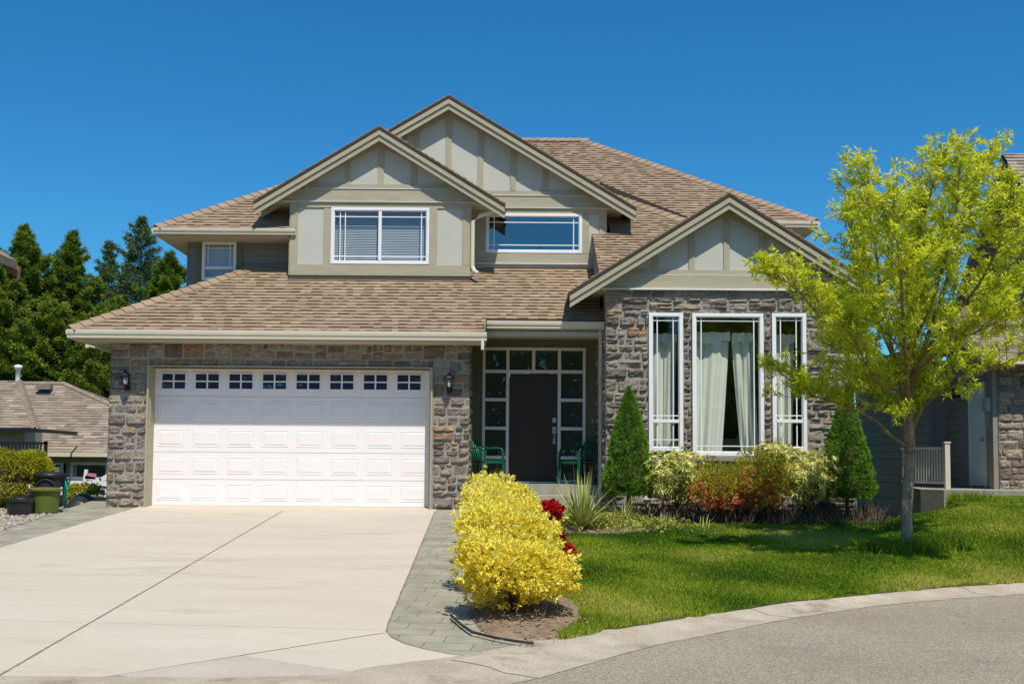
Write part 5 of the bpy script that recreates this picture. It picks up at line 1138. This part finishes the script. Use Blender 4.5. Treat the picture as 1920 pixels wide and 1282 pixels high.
# ---------------- red azaleas behind the yellow row
def redbush(px, py, Y, rx, rz, lab, nfl=420):
    p = W(px, py, Y); z = lawnZ(max(p.x, .5), Y)-.03; c = (p.x, Y, p.z); t = thing('red_azalea', (p.x, Y, z), lab, 'flowers', 'red azaleas beside the yellow shrubs'); stems(t, (p.x, Y, z), p.z-z, rx*.7, 5, seed=int(px), r0=.007)
    Cc, Nc = shell(nfl, c, (rx, rx, rz), bump=.3, seed=px*.1, inner=.75); rosettes('flowers', Cc, Nc+[0, -.4, .3], 8, .045, .034, 'redpetal', t, np.full(len(Cc), .5), spread=.9)
    Cc, Nc = shell(140, (c[0], c[1]+.04, c[2]-.05), (rx*1.0, rx, rz*.9), bump=.3, seed=px*.2, inner=.4); rosettes('foliage', Cc, Nc, 6, .035, .014, 'spruceleaf', t, np.full(len(Cc), .5), spread=.9)
redbush(1029, 958, -4.3, .155, .115, 'largest clump of bright red azalea flowers, right of the yellow shrubs')
redbush(1044, 1008, -6.3, .07, .08, 'small red flower clump behind the second yellow shrub', 60)
redbush(1066, 1036, -7.6, .06, .07, 'smallest red flower clump nearest the street', 45)
redbush(893, 949, -5.15, .05, .035, 'tiny red flower clump at the left side of the yellow shrubs', 30)
# ---------------- cone spruces
def cone(px0, px1, ytop, ybase, Y, lab, seed):
    xc = (px0+px1)/2; b = W(xc, ybase, Y); a = W(xc, ytop, Y); R_ = (W(px1, 900, Y).x-W(px0, 900, Y).x)/2*1.07; h = a.z-b.z; zb = lawnZ(b.x, Y); t = thing('cone_spruce', (b.x, Y, zb), lab, 'evergreen shrub', 'cone shaped dwarf spruces'); prof = lambda v: R_*(1-v)**.78*(min(1, .72+v*2.6))
    m = MB(); m.tube([(b.x, Y, zb-.02), (b.x, Y, b.z+.3)], .035, 8); m.build('trunk', 'stem', t)
    m = MB(); m.lathe((b.x, Y, b.z), [(0, .03)]+[(prof(v)*.78, .03+v*h*.95) for v in fr(0, .97, 12)]+[(0, h*.96)], 20); m.build('dark_core', 'stem', t)  # solid dark cone stands in for the shade inside the foliage
    n = 6500; v = 1-RNG.random(n)**.62; v = np.clip(v, 0, .995); th = RNG.random(n)*6.283
    r = np.array([prof(q) for q in v]); bump = np.array([noise.noise(Vector((math.cos(a_)*2.6, math.sin(a_)*2.6, q*7+seed))) for a_, q in zip(th, v)]); b2 = np.array([noise.noise(Vector((math.cos(a_)*8, math.sin(a_)*8, q*22+seed))) for a_, q in zip(th, v)])
    r = r*(1+.24*bump+.13*b2)-.03*RNG.random(n)**2; Cc = np.stack([b.x+r*np.cos(th), Y+r*np.sin(th), b.z+v*h], 1)
    Nc = np.stack([np.cos(th), np.sin(th), .45+0*th], 1); rosettes('foliage', Cc, Nc, 6, .040, .010, 'spruceleaf', t, np.clip(.5+.5*b2+.2*bump, 0, 1), spread=.6, tj=.12)
cone(1131, 1227, 725, 930, -1.35, 'cone shaped dwarf spruce between the porch and the narrow left window', 1)
cone(1537, 1639, 733, 935, -1.25, 'cone shaped dwarf spruce at the right corner of the stone wing', 2)
# ---------------- rhododendrons and azaleas
def rhodo(x0, x1, y0, y1, Y, lab, seed, n=480, name='rhododendron', group='rhododendrons under the windows', kind=0):
    c = W((x0+x1)/2, (y0+y1)/2, Y); rx = (W(x1, 890, Y).x-W(x0, 890, Y).x)/2; rz = (W(x0, y0, Y).z-W(x0, y1, Y).z)/2; zb = lawnZ(c.x, Y)
    t = thing(name, (c.x, Y, zb), lab, 'shrub', group); stems(t, (c.x, Y, zb), c.z-zb+rz*.3, rx*.8, 9, seed=seed, r0=.013)
    Cc, Nc = shell(n, (c.x, Y, c.z), (rx*.95, min(rx, .45), rz*.95), bump=.3, s=2.4, seed=seed*5, inner=.35)
    if kind == 0:
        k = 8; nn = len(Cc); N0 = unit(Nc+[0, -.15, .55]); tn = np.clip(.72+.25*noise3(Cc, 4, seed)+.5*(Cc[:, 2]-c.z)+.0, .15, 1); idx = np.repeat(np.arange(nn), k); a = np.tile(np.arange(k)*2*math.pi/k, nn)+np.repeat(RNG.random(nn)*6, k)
        X = unit(np.cross(N0, RNG.normal(size=(nn, 3)))); Y_ = np.cross(N0, X); D = X[idx]*np.cos(a)[:, None]+Y_[idx]*np.sin(a)[:, None]+N0[idx]*RNG.uniform(-.1, .7, nn*k)[:, None]
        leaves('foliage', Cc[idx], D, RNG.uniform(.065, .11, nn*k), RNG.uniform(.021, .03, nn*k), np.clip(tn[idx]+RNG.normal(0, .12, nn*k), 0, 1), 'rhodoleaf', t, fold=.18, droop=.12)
    else:
        tn = np.clip(.45+.35*noise3(Cc, 3.5, seed)-.7*(Cc[:, 2]-c.z)/rz*.4, 0, .95); rosettes('foliage', Cc, Nc+[0, 0, .5], 9, .038, .013, 'azalealeaf', t, tn, spread=.8, tj=.14)
        m_ = (noise3(Cc, 3.1, seed+3) > -.02) & (Cc[:, 2] < c.z+.04) & (Cc[:, 1] < Y+.05); q = Cc[m_][:90]
        if len(q): rosettes('flowers', q+Nc[m_][:90]*.03, Nc[m_][:90]+[0, -.6, .2], 7, .042, .028, 'coralpetal', t, np.full(len(q), .5), spread=.8)
rhodo(1200, 1330, 842, 945, -1.45, 'pale green rhododendron between the left spruce and the orange azaleas', 1)
rhodo(1440, 1572, 838, 945, -1.35, 'pale green rhododendron beside the right cone spruce', 2)
rhodo(1415, 1485, 826, 880, -1.0, 'yellowish green rhododendron top below the right window, behind the azaleas', 3, 220)
rhodo(1285, 1408, 864, 952, -1.75, 'orange and green azalea under the left part of the wide window', 4, 1700, 'azalea', 'orange azaleas under the wide window', 1)
rhodo(1368, 1485, 842, 952, -1.7, 'orange and green azalea with coral flowers, right half of the pair', 5, 2000, 'azalea', 'orange azaleas under the wide window', 1)
# ---------------- sword leaved plants
def swords(px, py, Y, n, L, lab, seed, name='yucca', w_=.022, m='yuccaleaf', tilt=.9, cat='plant', group=None):
    p = W(px, py, Y); z = lawnZ(p.x, Y); rnd = random.Random(seed); t = thing(name, (p.x, Y, z), lab, cat, group); mb = MB()
    for i in range(n):
        a = rnd.random()*6.283; el = rnd.uniform(.08, tilt)*1.15; d = Vector((math.cos(a)*math.sin(el), math.sin(a)*math.sin(el), math.cos(el))); l = L*rnd.uniform(.6, 1.1); side = d.cross(Vector((0, 0, 1))).normalized(); b = Vector((p.x+rnd.gauss(0, .03), Y+rnd.gauss(0, .03), z)); vs = []; k = 6
        for j in range(k+1):
            u = j/k; c = b+d*l*u-Vector((0, 0, 1))*l*.22*u*u*math.sin(el)*1.2; hw = w_/2*(1-u**2.2)*(.6+.4*min(u*4, 1)); vs += [c-side*hw, c+side*hw]
        mb.add(vs, [(2*j, 2*j+1, 2*j+3, 2*j+2) for j in range(k)], min(max(rnd.gauss(.6, .2), 0), 1))
    mb.build('leaves', m, t); return t
swords(1090, 985, -2.8, 190, 1.0, 'spiky sword leaved plant in the bed in front of the front door', 1, w_=.024)
swords(1168, 968, -1.9, 55, .50, 'smaller spiky plant between the big sword leaved plant and the spruce', 2, w_=.018)
swords(1246, 962, -2.15, 22, .24, 'low strap leaved plant at the lawn edge below the left rhododendron', 3, 'strap_plant', w_=.016)
swords(1318, 966, -2.2, 16, .26, 'low strap leaved plant at the lawn edge below the orange azaleas', 4, 'strap_plant', w_=.02)
swords(998, 1172, -9.8, 9, .17, 'small pointed leaves sprouting from the soil under the nearest yellow shrub', 5, 'sprout', w_=.016)
swords(1050, 1160, -9.4, 6, .20, 'few broad leaf blades at the lawn corner beside the yellow shrub', 6, 'sprout', w_=.02)
# ---------------- loose tufts (uncountable)
def tufts(name, spots, L, m, origin, n=420, tint=.6, w_=.008, zf=lawnZ):
    Ps = []; Ds = []; Ls = []
    for px, py, Y, rx, ry in spots:
        p = W(px, py, Y); k = int(n*rx*ry/.09)+40; x = p.x+rx*RNG.normal(size=k)*.6; y = Y+ry*RNG.normal(size=k)*.6
        Ps.append(np.stack([x, y, [zf(a, b)-.01 for a, b in zip(x, y)]], 1)); Ds.append(RNG.normal(size=(k, 3))*[.35, .35, .1]+[0, 0, 1]); Ls.append(L*RNG.uniform(.35, 1.1, k))
    P = np.concatenate(Ps); Lq = np.concatenate(Ls); o = leaves(name, P, np.concatenate(Ds), Lq, w_, np.clip(RNG.normal(tint, .16, len(P)), 0, 1), m, None, origin, fold=.15, droop=.08); o['kind'] = 'stuff'
tufts('tall_grass', [(1702, 1024, TY-.1, .28, .18), (1660, 1032, TY-.4, .3, .2), (1750, 1030, TY-.35, .30, .2), (1790, 1022, TY-.1, .14, .12), (1625, 1030, TY-.3, .12, .1)], .30, 'grass', (tb_.x, TY, tb_.z), tint=.5)
tufts('weeds', [(1735, 950, .2, .35, .25), (1715, 938, .8, .2, .3), (1790, 948, .3, .35, .2), (1830, 943, .2, .3, .2)], .28, 'grass', (8, 0, 0), tint=.6, zf=lambda x, y: lawnZ(x, y))
tufts('bed_edge_grass', [(1560, 960, -1.6, .5, .12), (1620, 962, -1.0, .3, .15), (1200, 965, -2.1, .5, .15), (1420, 966, -2.3, .6, .06), (1130, 975, -2.7, .4, .15)], .13, 'grass', (4, -2, 0), n=700, tint=.62)
def cover():
    n = 1500; x = RNG.normal(1.5, .55, n); y = RNG.normal(-2.3, .38, n); k = (x > .55) & (x < 2.7) & (y < -1.3); x, y = x[k], y[k]; z = np.array([lawnZ(a, b) for a, b in zip(x, y)])+RNG.uniform(.02, .14, len(x)); C_ = np.stack([x, y, z], 1)
    o = rosettes('ground_cover', C_, np.tile([0., -.2, 1.], (len(x), 1)), 6, .045, .018, 'rhodoleaf', None, np.clip(.5+.4*noise3(C_, 4), 0, 1)) if False else None
    N0 = np.tile([0., -.2, 1.], (len(x), 1)); idx = np.repeat(np.arange(len(x)), 6); D = N0[idx]+RNG.normal(size=(len(idx), 3))*.8
    o = leaves('ground_cover', C_[idx], D, RNG.uniform(.03, .06, len(idx)), .018, np.clip(.5+.45*noise3(C_, 4)[idx]+RNG.normal(0, .12, len(idx)), 0, 1), 'rhodoleaf', None, (1.5, -2.3, -.1)); o['kind'] = 'stuff'
cover()
def litter():      # dry leaves and clods on the soil and lawn edge
    mb = MB(); r = random.Random(3)
    for i in range(420):
        if i < 260: x, y, z = r.gauss(.14, .30), r.gauss(-9.8, .6), 0; z = bedZ(x, y)+.07*max(0, 1-((x-.12)/.66)**2-((y+9.2)/1.75)**2)+.012
        else: x, y = r.uniform(.8, 5.6), r.gauss(-2.45, .15); z = lawnZ(x, y)+.03
        if ((x-.12)/.66)**2+((y+9.2)/1.75)**2 > .95 and i < 260: continue
        s = r.uniform(.008, .022); a = r.random()*6; mb.add([(x+s*math.cos(a+k*1.57), y+s*math.sin(a+k*1.57), z+r.uniform(-.3, .6)*s) for k in range(4)]+[(x, y, z+s*.7)], [(0, 1, 4), (1, 2, 4), (2, 3, 4), (3, 0, 4)], r.random()**3*.7-.1)
    mb.build('soil_litter', 'litter', origin=(.5, -8, -.5), kind='stuff')
litter()
# ---------------- clipped hedge at the left
hg = thing('hedge', (-9, -.4, 0), 'clipped yellow green cedar hedge behind the plastic pots at the left edge', 'hedge')
ax = [(-8.45, .4), (-8.62, .26), (-9.0, -.1), (-9.6, -.75), (-10.3, -1.4), (-11, -2.0)]
Cs = []; Ns = []
for (x0, y0), (x1, y1) in zip(ax, ax[1:]):
    n = 1900; u = RNG.random(n); a = RNG.random(n)*2*math.pi; cx_, cy_ = x0+(x1-x0)*u, y0+(y1-y0)*u; d = np.array([y1-y0, -(x1-x0)])/math.hypot(x1-x0, y1-y0)
    ca, sa = np.sign(np.cos(a))*np.abs(np.cos(a))**.6, np.sign(np.sin(a))*np.abs(np.sin(a))**.6
    r = 1+.14*np.array([noise.noise(Vector((p*2.5, q*2.5, s_*2))) for p, q, s_ in zip(cx_, cy_, a)])-.12*RNG.random(n)**2
    Cs.append(np.stack([cx_+d[0]*.48*ca*r, cy_+d[1]*.48*ca*r, .45+.50*sa*r], 1)); Ns.append(np.stack([d[0]*ca, d[1]*ca, sa+.3], 1))
xe = ax[0]; n = 1100; D = unit(RNG.normal(size=(n, 3))); D[:, 0] = np.abs(D[:, 0]); Cs.append(np.array([xe[0]-.08, xe[1], .45])+D*[.33, .42, .47]*(1-.15*RNG.random((n, 1))**2)); Ns.append(D)
Cs = np.concatenate(Cs); Ns = np.concatenate(Ns); k = Cs[:, 2] > -.25; rosettes('foliage', Cs[k], Ns[k], 6, .055, .016, 'hedgeleaf', hg, np.clip(.55+.45*noise3(Cs[k], 5), 0, 1), spread=.7)
m = MB()
for (x0, y0), (x1, y1) in zip(ax, ax[1:]): m.bar((x0, y0, .40), (x1, y1, .40), .62, .75)
m.build('dark_core', 'stem', hg)  # solid dark filling in place of the shade inside the hedge
# shrub by the neighbour's basement window
p = W(150, 917, 2.4); t = thing('garden_shrub', (p.x, 2.4, -.4), 'low leafy green shrub between the teal shell and the garage corner', 'shrub'); stems(t, (p.x, 2.4, -.5), .5, .4, 5)
Cc, Nc = shell(420, (p.x, 2.4, W(150, 923, 2.4).z), (.38, .3, .15), bump=.35, seed=4); rosettes('foliage', Cc, Nc+[0, 0, .5], 7, .06, .022, 'hedgeleaf', t, np.full(len(Cc), .45), spread=.9, tj=.2)
# ---------------- conifers
def conifer(px, ytop, Y, base_z, R_, lab, seed, m='conleaf', nb=222, dens=128, sparse=.0):
    rnd = random.Random(seed); a = W(px, ytop, Y); H_ = a.z-base_z; t = thing('conifer_tree', (a.x, Y, base_z), lab, 'tree', 'conifers behind the houses')
    mb = MB(); mb.tube([(a.x, Y, base_z-.3), (a.x+.05, Y, base_z+H_*.5), (a.x, Y, a.z)], [.28, .16, .012], 8); mb.build('trunk', 'conbark', t, smooth=True)
    P = []; D = []; L = []; T_ = []; bm_ = MB()
    for i in range(nb):
        v = (i+rnd.random())/nb; v = v**.85; z = base_z+H_*(.05+.94*v); ln_ = max(R_*(1-v)**.92*rnd.uniform(.45, 1.25), .16); az = i*2.4+rnd.random(); up = .10+.6*v; dr = Vector((math.cos(az), math.sin(az), up-.25)).normalized(); sd = dr.cross(Vector((0, 0, 1))).normalized(); b0 = Vector((a.x, Y, z))
        e = b0+dr*ln_+Vector((0, 0, .10*ln_)); bm_.tube([b0, b0+dr*ln_*.5-Vector((0, 0, .03*ln_)), e], [.035*(1-v)+.008, .02, .006], 4, cap=False)
        k = int(1.5*dens*ln_/1.6*(1-sparse*v))+14; s = RNG.random(k)**.65; lat = RNG.uniform(-1, 1, k)*(1.08-s)*.42*ln_; hgt = .10*ln_*s**2-.03*ln_*np.sin(s*3.1)
        p_ = np.array(b0)+s[:, None]*ln_*np.array(dr)+lat[:, None]*np.array(sd)+np.stack([0*s, 0*s, hgt+RNG.normal(0, .05*min(ln_, 1.2), k)-.12*np.abs(lat)], 1)
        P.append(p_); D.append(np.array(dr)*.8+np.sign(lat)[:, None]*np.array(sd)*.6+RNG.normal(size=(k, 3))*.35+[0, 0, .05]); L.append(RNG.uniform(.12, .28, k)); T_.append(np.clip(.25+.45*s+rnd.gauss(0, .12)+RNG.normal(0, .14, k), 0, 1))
    bm_.build('branches', 'conbark', t)
    P = np.concatenate(P); D = np.concatenate(D); k = np.repeat(np.arange(len(P)), 3)
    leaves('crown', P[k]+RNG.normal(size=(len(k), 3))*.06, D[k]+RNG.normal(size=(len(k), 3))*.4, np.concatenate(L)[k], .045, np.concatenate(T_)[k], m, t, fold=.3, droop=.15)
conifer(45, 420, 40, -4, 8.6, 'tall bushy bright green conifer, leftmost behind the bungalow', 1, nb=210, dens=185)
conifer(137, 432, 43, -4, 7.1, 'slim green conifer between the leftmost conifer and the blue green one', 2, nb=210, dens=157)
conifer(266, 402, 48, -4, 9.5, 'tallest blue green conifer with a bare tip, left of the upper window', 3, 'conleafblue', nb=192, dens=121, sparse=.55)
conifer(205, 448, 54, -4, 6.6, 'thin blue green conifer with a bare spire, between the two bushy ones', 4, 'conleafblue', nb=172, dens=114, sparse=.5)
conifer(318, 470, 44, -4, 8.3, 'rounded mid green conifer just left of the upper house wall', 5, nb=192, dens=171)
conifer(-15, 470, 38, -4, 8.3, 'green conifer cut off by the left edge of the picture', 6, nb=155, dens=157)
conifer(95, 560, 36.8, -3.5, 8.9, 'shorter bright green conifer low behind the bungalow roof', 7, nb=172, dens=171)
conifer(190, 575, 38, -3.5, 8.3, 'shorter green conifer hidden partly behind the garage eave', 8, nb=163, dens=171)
def farwood():
    n = 26000; az = RNG.uniform(-28, 28, n); x = az*1.0; y = 62+RNG.uniform(-2, 2, n); z = -4+RNG.random(n)**.8*(11.0+2.5*np.sin(x*.7)+1.5*np.sin(x*1.9)); P = np.stack([x-8, y, z], 1)
    o = leaves('far_wood', P, RNG.normal(size=(n, 3))+[0, 0, .5], RNG.uniform(.5, 1.0, n), .4, np.clip(.35+.4*noise3(P, .5), 0, 1), 'conleaf', None, (-8, 62, -4)); o['kind'] = 'stuff'
farwood()
def across():     # trees on the far side of the street, seen only in the window reflections
    n = 24000; x = RNG.uniform(-45, 45, n); P = np.stack([x, -52+RNG.uniform(-2, 2, n), -.7+RNG.random(n)**.8*(12+2.5*np.sin(x*.35)+1.5*np.sin(x*1.1))], 1)
    o = leaves('wood_across_street', P, RNG.normal(size=(n, 3))+[0, 0, .5], RNG.uniform(.7, 1.3, n), .5, np.clip(.35+.4*noise3(P, .4), 0, 1), 'conleaf', None, (0, -52, -.7)); o['kind'] = 'stuff'
across()
def shade_stalks():  # dark stalks added to fill in the black shade below the shrubs
    n = 2600; x = RNG.uniform(1.9, 6.0, n); y = RNG.normal(-1.3, .35, n); y = np.clip(y, -2.1, -.6); z = np.array([lawnZ(a, b) for a, b in zip(x, y)]); P = np.stack([x, y, z+.02], 1)
    o = leaves('shade_stalks', P, RNG.normal(size=(n, 3))*[.5, .5, .2]+[0, 0, 1], RNG.uniform(.12, .40, n), .012, np.clip(RNG.normal(.3, .2, n), 0, 1), 'stem', None, (4, -1.3, 0)); o['kind'] = 'stuff'
shade_stalks()
